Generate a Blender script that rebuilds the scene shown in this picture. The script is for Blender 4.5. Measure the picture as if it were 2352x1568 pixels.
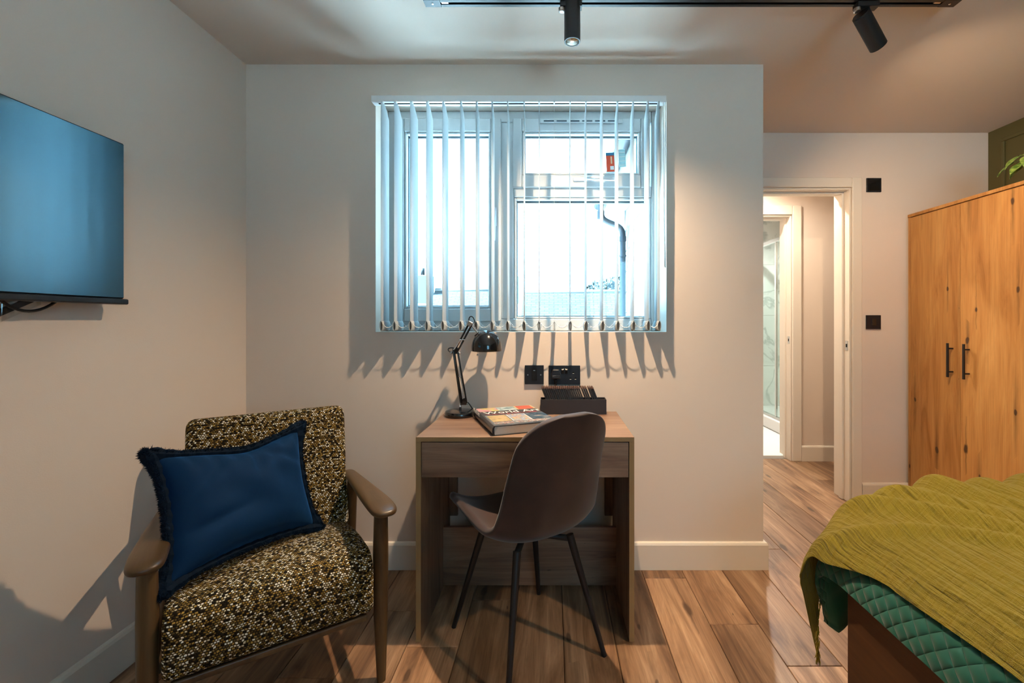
import bpy, math, random
from mathutils import Vector, Matrix, noise as mnoise
R = math.radians
random.seed(7)
scene = bpy.context.scene
for o in list(bpy.data.objects): bpy.data.objects.remove(o)
C = scene.collection

# ------------------------------------------------------------------ camera
CAM_Z = 1.152
cam = bpy.data.objects.new('camera', bpy.data.cameras.new('camera')); C.objects.link(cam)
cam.location = (0, 0, CAM_Z); cam.rotation_euler = (R(90), 0, 0)
cam.data.sensor_width = 36; cam.data.lens = 36*1045/2352
cam.data.shift_x = -94/2352; cam.data.shift_y = -47/2352; cam.data.clip_start = .02
scene.camera = cam

# ------------------------------------------------------------------ world, exposure
w = bpy.data.worlds.new('overcast_sky'); scene.world = w; w.use_nodes = True
bg = w.node_tree.nodes['Background']
bg.inputs['Color'].default_value = (.31, .70, 1.0, 1); bg.inputs['Strength'].default_value = 5.2
sun = bpy.data.objects.new('sun', bpy.data.lights.new('sun', 'SUN')); C.objects.link(sun)
sun.data.energy = 92; sun.data.color = (.52, .80, 1.0); sun.data.angle = R(12)
sun.rotation_euler = Vector((.62, .03, -.78)).to_track_quat('-Z', 'Y').to_euler()
vs = scene.view_settings
vs.view_transform = 'Standard'; vs.look = 'None'; vs.exposure = .57; vs.gamma = 1; vs.use_curve_mapping = False

WARM = (1.0, .73, .47)
P_SPOT1, P_SPOT2, P_BEDFILL = 132, 66, 92     # two track spots and the added fill lamp over the bed, watts
P_HALL, P_BATH = 82, 120

# room measures
XL, XE, XR = -1.43, .98, 2.765
YW, YD, YF = 2.12, 2.89, -1.5
ZC = 2.347
YH, YB = 3.75, 5.42      # hall back wall, bathroom back wall

# ------------------------------------------------------------------ helpers
def srgb(h):
    h = h.lstrip('#'); c = [int(h[i:i+2], 16)/255 for i in (0, 2, 4)]
    return tuple(x/12.92 if x <= .04045 else ((x+.055)/1.055)**2.4 for x in c) + (1,)

def newmat(name):
    m = bpy.data.materials.new(name); m.use_nodes = True
    nt = m.node_tree
    return m, nt, nt.nodes['Principled BSDF'], nt.nodes.new, nt.links.new

def mat(name, col, rough=.5, metal=0, spec=.5, bump=0, bscale=200, trans=0, sheen=0, coat=0, var=0, vscale=6):
    m, nt, b, N, L = newmat(name)
    c = srgb(col) if isinstance(col, str) else tuple(col)+(1,)
    b.inputs['Base Color'].default_value = c
    b.inputs['Roughness'].default_value = rough; b.inputs['Metallic'].default_value = metal
    b.inputs['Specular IOR Level'].default_value = spec
    b.inputs['Sheen Weight'].default_value = sheen
    b.inputs['Coat Weight'].default_value = coat
    if bump or var:
        tc = N('ShaderNodeTexCoord'); nz = N('ShaderNodeTexNoise')
        nz.inputs['Scale'].default_value = bscale; nz.inputs['Detail'].default_value = 4
        L(tc.outputs['Object'], nz.inputs['Vector'])
    if bump:
        bp = N('ShaderNodeBump'); bp.inputs['Strength'].default_value = bump; bp.inputs['Distance'].default_value = .002
        L(nz.outputs['Fac'], bp.inputs['Height']); L(bp.outputs['Normal'], b.inputs['Normal'])
    if var:
        n2 = N('ShaderNodeTexNoise'); n2.inputs['Scale'].default_value = vscale; n2.inputs['Detail'].default_value = 5
        L(tc.outputs['Object'], n2.inputs['Vector'])
        mp = N('ShaderNodeMapRange'); mp.inputs['From Min'].default_value = .3; mp.inputs['From Max'].default_value = .7
        mp.inputs['To Min'].default_value = 1-var; mp.inputs['To Max'].default_value = 1+var
        L(n2.outputs['Fac'], mp.inputs['Value'])
        hs = N('ShaderNodeHueSaturation'); hs.inputs['Color'].default_value = c
        L(mp.outputs['Result'], hs.inputs['Value']); L(hs.outputs['Color'], b.inputs['Base Color'])
    return m

def wood(name, cols, axis='Y', rough=.42, width=1.0, knots=1.0, objrand=True, vary=.12, fine=.25, spec=.4, ka='XY', kscale=(4.0, 1.6)):
    """streaky oak: colours dark..light, grain runs along axis (object coordinates)"""
    m, nt, b, N, L = newmat(name)
    tc = N('ShaderNodeTexCoord'); oi = N('ShaderNodeObjectInfo')
    mul = N('ShaderNodeMath'); mul.operation = 'MULTIPLY'; mul.inputs[1].default_value = 61.7 if objrand else 0
    L(oi.outputs['Random'], mul.inputs[0])
    cb = N('ShaderNodeCombineXYZ')
    for i in range(3): L(mul.outputs[0], cb.inputs[i])
    ad = N('ShaderNodeVectorMath'); ad.operation = 'ADD'
    L(tc.outputs['Object'], ad.inputs[0]); L(cb.outputs[0], ad.inputs[1])
    def mapped(ac, al):
        mp = N('ShaderNodeMapping')
        s = [ac/width]*3; s['XYZ'.index(axis)] = al/width
        mp.inputs['Scale'].default_value = s
        L(ad.outputs[0], mp.inputs['Vector']); return mp.outputs[0]
    n1 = N('ShaderNodeTexNoise'); n1.inputs['Scale'].default_value = 1; n1.inputs['Detail'].default_value = 6
    n1.inputs['Roughness'].default_value = .62; n1.inputs['Distortion'].default_value = .9
    L(mapped(13, 1.5), n1.inputs['Vector'])
    rp = N('ShaderNodeValToRGB'); e = rp.color_ramp.elements
    k = len(cols)
    while len(e) < k: e.new(.5)
    for i, c in enumerate(cols): e[i].position = .28+.44*i/(k-1); e[i].color = srgb(c)
    L(n1.outputs['Fac'], rp.inputs['Fac'])
    n2 = N('ShaderNodeTexNoise'); n2.inputs['Scale'].default_value = 1; n2.inputs['Detail'].default_value = 3
    L(mapped(170, 5), n2.inputs['Vector'])
    mr = N('ShaderNodeMapRange'); mr.inputs['From Min'].default_value = .3; mr.inputs['From Max'].default_value = .7
    mr.inputs['To Min'].default_value = 1-fine; mr.inputs['To Max'].default_value = 1+fine*.5
    L(n2.outputs['Fac'], mr.inputs['Value'])
    rm = N('ShaderNodeMapRange'); rm.inputs['To Min'].default_value = 1-vary; rm.inputs['To Max'].default_value = 1+vary
    L(oi.outputs['Random'], rm.inputs['Value'])
    vm = N('ShaderNodeMath'); vm.operation = 'MULTIPLY'; L(mr.outputs[0], vm.inputs[0]); L(rm.outputs[0], vm.inputs[1])
    hs = N('ShaderNodeHueSaturation'); L(rp.outputs['Color'], hs.inputs['Color']); L(vm.outputs[0], hs.inputs['Value'])
    out = hs.outputs['Color']
    if knots:
        sep = N('ShaderNodeSeparateXYZ'); L(ad.outputs[0], sep.inputs[0])
        nd = N('ShaderNodeTexNoise'); nd.inputs['Scale'].default_value = 16; L(ad.outputs[0], nd.inputs['Vector'])
        cmb = N('ShaderNodeCombineXYZ')
        for ii, (axn, ks) in enumerate(zip(ka, kscale)):
            mm = N('ShaderNodeMath'); mm.operation = 'MULTIPLY'; mm.inputs[1].default_value = ks; L(sep.outputs['XYZ'.index(axn)], mm.inputs[0]); L(mm.outputs[0], cmb.inputs[ii])
        mxv = N('ShaderNodeMixRGB'); mxv.blend_type = 'ADD'; mxv.inputs['Fac'].default_value = .06
        L(cmb.outputs[0], mxv.inputs[1]); L(nd.outputs['Color'], mxv.inputs[2])
        vo = N('ShaderNodeTexVoronoi'); vo.voronoi_dimensions = '2D'; vo.inputs['Scale'].default_value = 1.0; vo.inputs['Randomness'].default_value = 1
        L(mxv.outputs[0], vo.inputs['Vector'])
        df = N('ShaderNodeVectorMath'); df.operation = 'SUBTRACT'; L(mxv.outputs[0], df.inputs[0]); L(vo.outputs['Position'], df.inputs[1])
        ds = N('ShaderNodeSeparateXYZ'); L(df.outputs[0], ds.inputs[0])
        def mth(op, a_, b_=None, clamp=False):
            n_ = N('ShaderNodeMath'); n_.operation = op; n_.use_clamp = clamp
            for q_, v_ in ((0, a_), (1, b_)):
                if v_ is None: continue
                if isinstance(v_, (int, float)): n_.inputs[q_].default_value = v_
                else: L(v_, n_.inputs[q_])
            return n_.outputs[0]
        rs = N('ShaderNodeSeparateXYZ'); L(vo.outputs['Color'], rs.inputs[0])
        axx, ayy = mth('ABSOLUTE', ds.outputs[0]), mth('ABSOLUTE', ds.outputs[1])
        rr_ = mth('SQRT', mth('ADD', mth('MULTIPLY', axx, axx), mth('MULTIPLY', mth('MULTIPLY', ayy, .8), mth('MULTIPLY', ayy, .8))))
        size = mth('SUBTRACT', mth('MULTIPLY', rs.outputs[0], .062), .014)
        knot = mth('MULTIPLY', mth('SUBTRACT', 1.5, mth('DIVIDE', rr_, mth('MAXIMUM', size, .001))), 1.4, True)
        stw = mth('SUBTRACT', 1, mth('DIVIDE', axx, mth('MULTIPLY', mth('ADD', rs.outputs[1], .25), .075)), True)
        sl_ = mth('SUBTRACT', 1, mth('MULTIPLY', ayy, 1.5), True)
        strk = mth('MULTIPLY', mth('MULTIPLY', stw, sl_), mth('MULTIPLY', rs.outputs[0], .75))
        tot = mth('MULTIPLY', mth('MAXIMUM', mth('MULTIPLY', knot, .9), strk), knots, True)
        mx = N('ShaderNodeMixRGB'); mx.inputs[2].default_value = srgb('#2a180d')
        L(tot, mx.inputs['Fac']); L(out, mx.inputs[1]); out = mx.outputs[0]
    L(out, b.inputs['Base Color'])
    b.inputs['Roughness'].default_value = rough; b.inputs['Specular IOR Level'].default_value = spec
    bp = N('ShaderNodeBump'); bp.inputs['Strength'].default_value = .08; bp.inputs['Distance'].default_value = .002
    L(n2.outputs['Fac'], bp.inputs['Height']); L(bp.outputs['Normal'], b.inputs['Normal'])
    return m

def emit(name, col, st):
    m, nt, b, N, L = newmat(name)
    b.inputs['Base Color'].default_value = (.8, .8, .8, 1)
    b.inputs['Emission Color'].default_value = tuple(col)+(1,); b.inputs['Emission Strength'].default_value = st
    return m

class MB:
    def __init__(s): s.v = []; s.f = []; s.uv = {}
    def box(s, x0, x1, y0, y1, z0, z1, M=None):
        n = len(s.v)
        P = [(x0,y0,z0),(x1,y0,z0),(x1,y1,z0),(x0,y1,z0),(x0,y0,z1),(x1,y0,z1),(x1,y1,z1),(x0,y1,z1)]
        s.v += [tuple(M @ Vector(p)) if M else p for p in P]
        s.f += [tuple(n+i for i in q) for q in ((0,3,2,1),(4,5,6,7),(0,1,5,4),(1,2,6,5),(2,3,7,6),(3,0,4,7))]
        return s
    def tube(s, pts, r, n=10, closed=False, caps=True, sq=1.0):
        pts = [Vector(p) for p in pts]; m = len(pts)
        rr = r if isinstance(r, (list, tuple)) else [r]*m
        up = None; base = len(s.v)
        for i, p in enumerate(pts):
            if closed: t = pts[(i+1) % m]-pts[i-1]
            else: t = pts[min(i+1, m-1)]-pts[max(i-1, 0)]
            t.normalize()
            if up is None:
                a = Vector((0,0,1)) if abs(t.z) < .9 else Vector((1,0,0))
                up = (a - t*a.dot(t)).normalized()
            else: up = (up - t*up.dot(t)).normalized()
            sd = t.cross(up)
            for k in range(n):
                a = 2*math.pi*k/n
                s.v.append(tuple(p + (up*math.cos(a)*sq + sd*math.sin(a))*rr[i]))
        segs = m if closed else m-1
        for i in range(segs):
            for k in range(n):
                a, b_ = base+i*n+k, base+i*n+(k+1) % n
                c, d = base+((i+1) % m)*n+(k+1) % n, base+((i+1) % m)*n+k
                s.f.append((a, b_, c, d))
        if caps and not closed:
            s.f.append(tuple(base+k for k in reversed(range(n))))
            s.f.append(tuple(base+(m-1)*n+k for k in range(n)))
        return s
    def lathe(s, prof, n=32, c=(0,0,0), M=None):
        base = len(s.v)
        for (r, z) in prof:
            for k in range(n):
                a = 2*math.pi*k/n
                p = Vector((c[0]+r*math.cos(a), c[1]+r*math.sin(a), c[2]+z))
                s.v.append(tuple(M @ p) if M else tuple(p))
        for i in range(len(prof)-1):
            for k in range(n):
                s.f.append((base+i*n+k, base+i*n+(k+1) % n, base+(i+1)*n+(k+1) % n, base+(i+1)*n+k))
        if prof[0][0] > 1e-6 and prof[0][0] < 9: s.f.append(tuple(base+k for k in reversed(range(n))))
        if prof[-1][0] > 1e-6: s.f.append(tuple(base+(len(prof)-1)*n+k for k in range(n)))
        return s
    def prism(s, poly, a, b_, plane='xy', M=None):
        base = len(s.v); n = len(poly)
        for h in (a, b_):
            for (u, v) in poly:
                p = {'xy': (u, v, h), 'xz': (u, h, v), 'yz': (h, u, v)}[plane]
                s.v.append(tuple(M @ Vector(p)) if M else p)
        s.f.append(tuple(base+i for i in reversed(range(n)))); s.f.append(tuple(base+n+i for i in range(n)))
        for i in range(n):
            j = (i+1) % n
            s.f.append((base+i, base+j, base+n+j, base+n+i))
        return s
    def grid(s, nu, nv, fn, uvfn=None):
        base = len(s.v)
        for i in range(nu+1):
            for j in range(nv+1):
                s.v.append(tuple(fn(i/nu, j/nv)))
                if uvfn: s.uv[len(s.v)-1] = uvfn(i/nu, j/nv)
        for i in range(nu):
            for j in range(nv):
                a = base+i*(nv+1)+j
                s.f.append((a, a+nv+1, a+nv+2, a+1))
        return s
    def build(s, name, m, parent=None, smooth=False, bevel=0, seg=2, solid=0, subs=0, fix=True, off=0):
        me = bpy.data.meshes.new(name); me.from_pydata(s.v, [], s.f)
        if s.uv:
            ul = me.uv_layers.new(name='UVMap')
            for lp in me.loops: ul.data[lp.index].uv = s.uv.get(lp.vertex_index, (0, 0))
        me.materials.append(m)
        if fix:
            import bmesh
            bm = bmesh.new(); bm.from_mesh(me); bmesh.ops.recalc_face_normals(bm, faces=bm.faces); bm.to_mesh(me); bm.free()
        if smooth:
            for p in me.polygons: p.use_smooth = True
            if smooth == 'auto': me.set_sharp_from_angle(angle=R(38))
        o = bpy.data.objects.new(name, me); C.objects.link(o)
        if parent: o.parent = parent
        if solid:
            md = o.modifiers.new('solid', 'SOLIDIFY'); md.thickness = solid; md.offset = off
        if bevel:
            md = o.modifiers.new('bevel', 'BEVEL'); md.width = bevel; md.segments = seg; md.limit_method = 'ANGLE'; md.angle_limit = R(40)
            for p in me.polygons: p.use_smooth = True
            md.harden_normals = True
        if subs:
            md = o.modifiers.new('sub', 'SUBSURF'); md.levels = subs; md.render_levels = subs
        return o

def bx(name, m, parent, x0, x1, y0, y1, z0, z1, bevel=0, seg=2):
    return MB().box(x0, x1, y0, y1, z0, z1).build(name, m, parent, bevel=bevel, seg=seg)
def tag(o, label=None, cat=None, group=None, kind=None):
    if label: o['label'] = label
    if cat: o['category'] = cat
    if group: o['group'] = group
    if kind: o['kind'] = kind
    return o
def thing(name, label=None, cat=None, loc=(0,0,0), rz=0, group=None, kind=None):
    o = bpy.data.objects.new(name, None); C.objects.link(o); o.empty_display_size = .05
    o.location = loc; o.rotation_euler = (0, 0, rz)
    return tag(o, label, cat, group, kind)
def struct(name, mb, m, label=None, bevel=0):
    return tag(mb.build(name, m, bevel=bevel), label, None, None, 'structure')
def text_mesh(name, txt, size, m, parent, loc, rot=(0,0,0), extrude=.0003, sx=1.0, align='LEFT', space=1.0):
    cu = bpy.data.curves.new(name, 'FONT'); cu.body = txt; cu.size = size; cu.extrude = extrude; cu.align_x = align
    cu.space_character = space; cu.resolution_u = 3
    t = bpy.data.objects.new(name, cu); C.objects.link(t)
    bpy.context.view_layer.update()
    me = bpy.data.meshes.new_from_object(t.evaluated_get(bpy.context.evaluated_depsgraph_get()))
    bpy.data.objects.remove(t); bpy.data.curves.remove(cu)
    me.materials.clear(); me.materials.append(m)
    o = bpy.data.objects.new(name, me); C.objects.link(o); o.parent = parent
    o.location = loc; o.rotation_euler = rot; o.scale = (sx, 1, 1)
    return o
def spot(name, parent, loc, direction, power, col, angle, blend, rad=.02):
    ld = bpy.data.lights.new(name, 'SPOT'); ld.energy = power; ld.color = col; ld.spot_size = R(angle); ld.spot_blend = blend
    ld.shadow_soft_size = rad
    o = bpy.data.objects.new(name, ld); C.objects.link(o); o.parent = parent; o.location = loc
    o.rotation_euler = Vector(direction).to_track_quat('-Z', 'Y').to_euler()
    return o
def bez(p0, p1, p2, p3, n=12):
    p0, p1, p2, p3 = map(Vector, (p0, p1, p2, p3)); out = []
    for i in range(n+1):
        t = i/n; u = 1-t
        out.append(p0*u**3+p1*3*u*u*t+p2*3*u*t*t+p3*t**3)
    return out

# ------------------------------------------------------------------ materials
M_wall = mat('wall_paint', (.715, .615, .535), .75, spec=.25, bump=.12, bscale=260)
M_ceil = mat('ceiling_paint', (.715, .615, .535), .8, spec=.2, bump=.06, bscale=220)
M_trim = mat('satin_trim_paint', (.74, .67, .58), .38, spec=.4)
M_green = mat('olive_wall_paint', srgb('#5a5434')[:3], .6, spec=.25, bump=.08, bscale=240)
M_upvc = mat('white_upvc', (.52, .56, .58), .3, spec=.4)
M_slat = None
M_black = mat('matt_black_metal', '#15171b', .42, spec=.5)
M_blackpl = mat('black_plastic', '#14171e', .35, spec=.45)
M_gloss = mat('gloss_black_enamel', '#0b0d12', .12, spec=.6, coat=.4)
M_chrome = mat('chrome', (.78, .78, .78), .16, metal=1)
M_steel = mat('brushed_steel', (.6, .6, .6), .3, metal=1)
M_white = mat('white_plastic', (.8, .8, .8), .35)
M_rubber = mat('black_cable', '#0c0c0e', .5)
M_dark = mat('dark_gap', '#0a0a0a', .9, spec=.1)
M_plank = wood('laminate_plank', ['#533a2a', '#846349', '#a58264', '#c2a181'], 'Y', rough=.42, width=1.0, knots=.8, vary=.24, fine=.2)
M_deskX = wood('desk_oak_crossgrain', ['#5a4234', '#7a5d4b', '#8d715d', '#9d836f'], 'X', rough=.33, width=.9, knots=.8, vary=.04, fine=.18, spec=.75, ka='ZX', kscale=(7, 3))
M_deskZ = wood('desk_oak_upright', ['#5b4434', '#7b5f4b', '#8d7059', '#9b806a'], 'Z', rough=.5, width=.9, knots=.6, vary=.05, fine=.18, ka='YZ', kscale=(6, 3))
M_edge = mat('desk_edging', '#9b7b52', .5, bump=.2, bscale=300)
M_wardZ = wood('wardrobe_oak', ['#996430', '#b37d42', '#bf8b4e', '#ca9a5e'], 'Z', rough=.5, width=1.0, knots=1.0, vary=.04, fine=.14, ka='YZ', kscale=(4.5, 2.6))
M_chairwood = wood('stained_beech', ['#3c2c1b', '#4c3924', '#59442c', '#655036'], 'Y', rough=.34, width=.8, knots=0, vary=.03, fine=.12)
M_chairwoodZ = wood('stained_beech_leg', ['#3c2c1b', '#4c3924', '#59442c', '#655036'], 'Z', rough=.34, width=.8, knots=0, vary=.03, fine=.12)
M_bedwood = wood('dark_walnut_board', ['#2f190d', '#41240f', '#4c2c15', '#59371d'], 'Y', rough=.5, width=1.2, knots=0, vary=.03, fine=.15)

def glass(name, tint=(1,1,1), refl=.06):
    m, nt, b, N, L = newmat(name)
    tr = N('ShaderNodeBsdfTransparent'); tr.inputs['Color'].default_value = tuple(tint)+(1,)
    gl = N('ShaderNodeBsdfGlossy'); gl.inputs['Roughness'].default_value = .02
    mx = N('ShaderNodeMixShader'); mx.inputs[0].default_value = refl
    L(tr.outputs[0], mx.inputs[1]); L(gl.outputs[0], mx.inputs[2])
    L(mx.outputs[0], nt.nodes['Material Output'].inputs['Surface'])
    return m
M_glass = glass('window_glass', (.97, .99, .99), .05)
M_shglass = glass('shower_glass', (.90, .96, .95), .08)

def cloth(name, col, transl=.4, rough=.9):
    m, nt, b, N, L = newmat(name)
    df = N('ShaderNodeBsdfDiffuse'); tl = N('ShaderNodeBsdfTranslucent'); mx = N('ShaderNodeMixShader')
    df.inputs['Color'].default_value = tuple(col)+(1,); tl.inputs['Color'].default_value = tuple(col)+(1,)
    mx.inputs[0].default_value = transl
    L(df.outputs[0], mx.inputs[1]); L(tl.outputs[0], mx.inputs[2]); L(mx.outputs[0], nt.nodes['Material Output'].inputs['Surface'])
    return m
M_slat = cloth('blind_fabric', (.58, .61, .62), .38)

def tweed(name):
    """nubbly weave: staggered cells of black, mustard, brown and cream yarn"""
    m, nt, b, N, L = newmat(name)
    uv = N('ShaderNodeUVMap')
    nd = N('ShaderNodeTexNoise'); nd.inputs['Scale'].default_value = 60; nd.inputs['Detail'].default_value = 2
    L(uv.outputs[0], nd.inputs['Vector'])
    mx0 = N('ShaderNodeMixRGB'); mx0.blend_type = 'LINEAR_LIGHT'; mx0.inputs[0].default_value = .004
    L(uv.outputs[0], mx0.inputs[1]); L(nd.outputs['Color'], mx0.inputs[2])
    br = N('ShaderNodeTexBrick'); br.inputs['Scale'].default_value = 1.0
    br.inputs['Color1'].default_value = (0,0,0,1); br.inputs['Color2'].default_value = (1,1,1,1); br.inputs['Mortar'].default_value = (.0,.0,.0,1)
    br.inputs['Brick Width'].default_value = .0070; br.inputs['Row Height'].default_value = .0058
    br.inputs['Mortar Size'].default_value = .0014; br.inputs['Mortar Smooth'].default_value = 1; br.inputs['Bias'].default_value = 0
    L(mx0.outputs[0], br.inputs['Vector'])
    rp = N('ShaderNodeValToRGB'); rp.color_ramp.interpolation = 'CONSTANT'
    stops = [(0, '#221c15'), (.17, '#5a4829'), (.30, '#8a6d33'), (.48, '#ab8a45'), (.62, '#8f7a54'), (.69, '#d2c7ab'), (.82, '#f2ecdf')]
    e = rp.color_ramp.elements
    while len(e) < len(stops): e.new(.5)
    for i, (p, c) in enumerate(stops): e[i].position = p; e[i].color = srgb(c)
    L(br.outputs['Color'], rp.inputs['Fac'])
    mx = N('ShaderNodeMixRGB'); mx.inputs[2].default_value = srgb('#2b2317')
    fm = N('ShaderNodeMath'); fm.operation = 'MULTIPLY'; fm.inputs[1].default_value = .9
    L(br.outputs['Fac'], fm.inputs[0]); L(fm.outputs[0], mx.inputs[0]); L(rp.outputs[0], mx.inputs[1])
    L(mx.outputs[0], b.inputs['Base Color'])
    b.inputs['Roughness'].default_value = .9; b.inputs['Specular IOR Level'].default_value = .15
    inv = N('ShaderNodeMath'); inv.operation = 'SUBTRACT'; inv.inputs[0].default_value = 1; L(br.outputs['Fac'], inv.inputs[1])
    bp = N('ShaderNodeBump'); bp.inputs['Strength'].default_value = .9; bp.inputs['Distance'].default_value = .003
    L(inv.outputs[0], bp.inputs['Height']); L(bp.outputs['Normal'], b.inputs['Normal'])
    return m
M_tweed = tweed('nubbly_tweed')

def velvet(name, col, col2):
    m, nt, b, N, L = newmat(name)
    b.inputs['Base Color'].default_value = srgb(col); b.inputs['Roughness'].default_value = .75
    b.inputs['Specular IOR Level'].default_value = .1
    b.inputs['Sheen Weight'].default_value = .9; b.inputs['Sheen Roughness'].default_value = .35; b.inputs['Sheen Tint'].default_value = srgb(col2)
    tc = N('ShaderNodeTexCoord'); nz = N('ShaderNodeTexNoise'); nz.inputs['Scale'].default_value = 14; nz.inputs['Detail'].default_value = 5
    L(tc.outputs['Object'], nz.inputs['Vector'])
    bp = N('ShaderNodeBump'); bp.inputs['Strength'].default_value = .25; bp.inputs['Distance'].default_value = .01
    L(nz.outputs['Fac'], bp.inputs['Height']); L(bp.outputs['Normal'], b.inputs['Normal'])
    return m
M_velvet = velvet('navy_velvet', '#08294a', '#3a7fc4')
M_fringe = velvet('navy_fringe', '#041526', '#1c4468')

def suede(name):
    m, nt, b, N, L = newmat(name)
    tc = N('ShaderNodeTexCoord'); nz = N('ShaderNodeTexNoise'); nz.inputs['Scale'].default_value = 7; nz.inputs['Detail'].default_value = 8; nz.inputs['Roughness'].default_value = .65
    L(tc.outputs['Object'], nz.inputs['Vector'])
    rp = N('ShaderNodeValToRGB'); e = rp.color_ramp.elements
    e[0].position = .3; e[0].color = srgb('#251816'); e[1].position = .7; e[1].color = srgb('#3d2924')
    L(nz.outputs['Fac'], rp.inputs[0]); L(rp.outputs[0], b.inputs['Base Color'])
    b.inputs['Roughness'].default_value = .62; b.inputs['Specular IOR Level'].default_value = .3; b.inputs['Sheen Weight'].default_value = .25
    n2 = N('ShaderNodeTexNoise'); n2.inputs['Scale'].default_value = 400; L(tc.outputs['Object'], n2.inputs['Vector'])
    bp = N('ShaderNodeBump'); bp.inputs['Strength'].default_value = .12; bp.inputs['Distance'].default_value = .001
    L(n2.outputs['Fac'], bp.inputs['Height']); L(bp.outputs['Normal'], b.inputs['Normal'])
    return m
M_suede = suede('brown_suede')

def gauze(name, col):
    """crinkled muslin: fine wrinkles running along v of the sheet"""
    m, nt, b, N, L = newmat(name)
    uv = N('ShaderNodeUVMap')
    def nz(sx, sy, det):
        mp = N('ShaderNodeMapping'); mp.inputs['Scale'].default_value = (sx, sy, 1); L(uv.outputs[0], mp.inputs['Vector'])
        n = N('ShaderNodeTexNoise'); n.inputs['Scale'].default_value = 1; n.inputs['Detail'].default_value = det; n.inputs['Distortion'].default_value = .4
        L(mp.outputs[0], n.inputs['Vector']); return n.outputs['Fac']
    a = nz(95, 9, 3); c = nz(18, 60, 2); d = nz(900, 900, 1)
    s1 = N('ShaderNodeMath'); s1.operation = 'MULTIPLY_ADD'; s1.inputs[1].default_value = .35; L(c, s1.inputs[0]); L(a, s1.inputs[2])
    s2 = N('ShaderNodeMath'); s2.operation = 'MULTIPLY_ADD'; s2.inputs[1].default_value = .12; L(d, s2.inputs[0]); L(s1.outputs[0], s2.inputs[2])
    bp = N('ShaderNodeBump'); bp.inputs['Strength'].default_value = 1; bp.inputs['Distance'].default_value = .028
    L(s2.outputs[0], bp.inputs['Height']); L(bp.outputs['Normal'], b.inputs['Normal'])
    b.inputs['Base Color'].default_value = srgb(col); b.inputs['Roughness'].default_value = .9
    b.inputs['Specular IOR Level'].default_value = .1; b.inputs['Sheen Weight'].default_value = .1
    return m
M_throw = gauze('mustard_muslin', '#998528')

def quilted(name, col):
    m, nt, b, N, L = newmat(name)
    uv = N('ShaderNodeUVMap'); sp = N('ShaderNodeSeparateXYZ'); L(uv.outputs[0], sp.inputs[0])
    def diag(sign):
        a = N('ShaderNodeMath'); a.operation = 'ADD' if sign > 0 else 'SUBTRACT'; L(sp.outputs[0], a.inputs[0]); L(sp.outputs[1], a.inputs[1])
        k = N('ShaderNodeMath'); k.operation = 'MULTIPLY'; k.inputs[1].default_value = math.pi/.045; L(a.outputs[0], k.inputs[0])
        s = N('ShaderNodeMath'); s.operation = 'SINE'; L(k.outputs[0], s.inputs[0])
        ab = N('ShaderNodeMath'); ab.operation = 'ABSOLUTE'; L(s.outputs[0], ab.inputs[0])
        pw = N('ShaderNodeMath'); pw.operation = 'POWER'; pw.inputs[1].default_value = .45; L(ab.outputs[0], pw.inputs[0]); return pw.outputs[0]
    mn = N('ShaderNodeMath'); mn.operation = 'MULTIPLY'; L(diag(1), mn.inputs[0]); L(diag(-1), mn.inputs[1])
    # scroll lines between the diamond fields
    mp = N('ShaderNodeMapping'); mp.inputs['Scale'].default_value = (5, 5, 1); L(uv.outputs[0], mp.inputs['Vector'])
    wv = N('ShaderNodeTexWave'); wv.wave_type = 'RINGS'; wv.inputs['Scale'].default_value = .8; wv.inputs['Distortion'].default_value = 5; wv.inputs['Detail'].default_value = 1
    L(mp.outputs[0], wv.inputs['Vector'])
    msk = N('ShaderNodeTexNoise'); msk.inputs['Scale'].default_value = 3.2; msk.inputs['Detail'].default_value = 0; L(uv.outputs[0], msk.inputs['Vector'])
    st = N('ShaderNodeMapRange'); st.inputs['From Min'].default_value = .5; st.inputs['From Max'].default_value = .53; L(msk.outputs['Fac'], st.inputs[0])
    mx = N('ShaderNodeMix'); mx.data_type = 'FLOAT'; L(st.outputs[0], mx.inputs[0]); L(mn.outputs[0], mx.inputs[2]); L(wv.outputs['Fac'], mx.inputs[3])
    bp = N('ShaderNodeBump'); bp.inputs['Strength'].default_value = .9; bp.inputs['Distance'].default_value = .007
    L(mx.outputs[0], bp.inputs['Height']); L(bp.outputs['Normal'], b.inputs['Normal'])
    b.inputs['Base Color'].default_value = srgb(col); b.inputs['Roughness'].default_value = .6; b.inputs['Sheen Weight'].default_value = .15
    b.inputs['Specular IOR Level'].default_value = .25
    return m
M_quilt = quilted('teal_quilting', '#23604f')

def marble(name):
    m, nt, b, N, L = newmat(name)
    tc = N('ShaderNodeTexCoord'); nz = N('ShaderNodeTexNoise'); nz.inputs['Scale'].default_value = 1.6; nz.inputs['Detail'].default_value = 7; nz.inputs['Distortion'].default_value = 1.4
    L(tc.outputs['Object'], nz.inputs['Vector'])
    rp = N('ShaderNodeValToRGB'); e = rp.color_ramp.elements
    e[0].position = .47; e[0].color = srgb('#e6e9e6'); e[1].position = .53; e[1].color = srgb('#e6e9e6')
    n = e.new(.5); n.color = srgb('#b9c0bd')
    L(nz.outputs['Fac'], rp.inputs[0]); L(rp.outputs[0], b.inputs['Base Color']); b.inputs['Roughness'].default_value = .15
    return m
M_marble = marble('white_marble')

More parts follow.
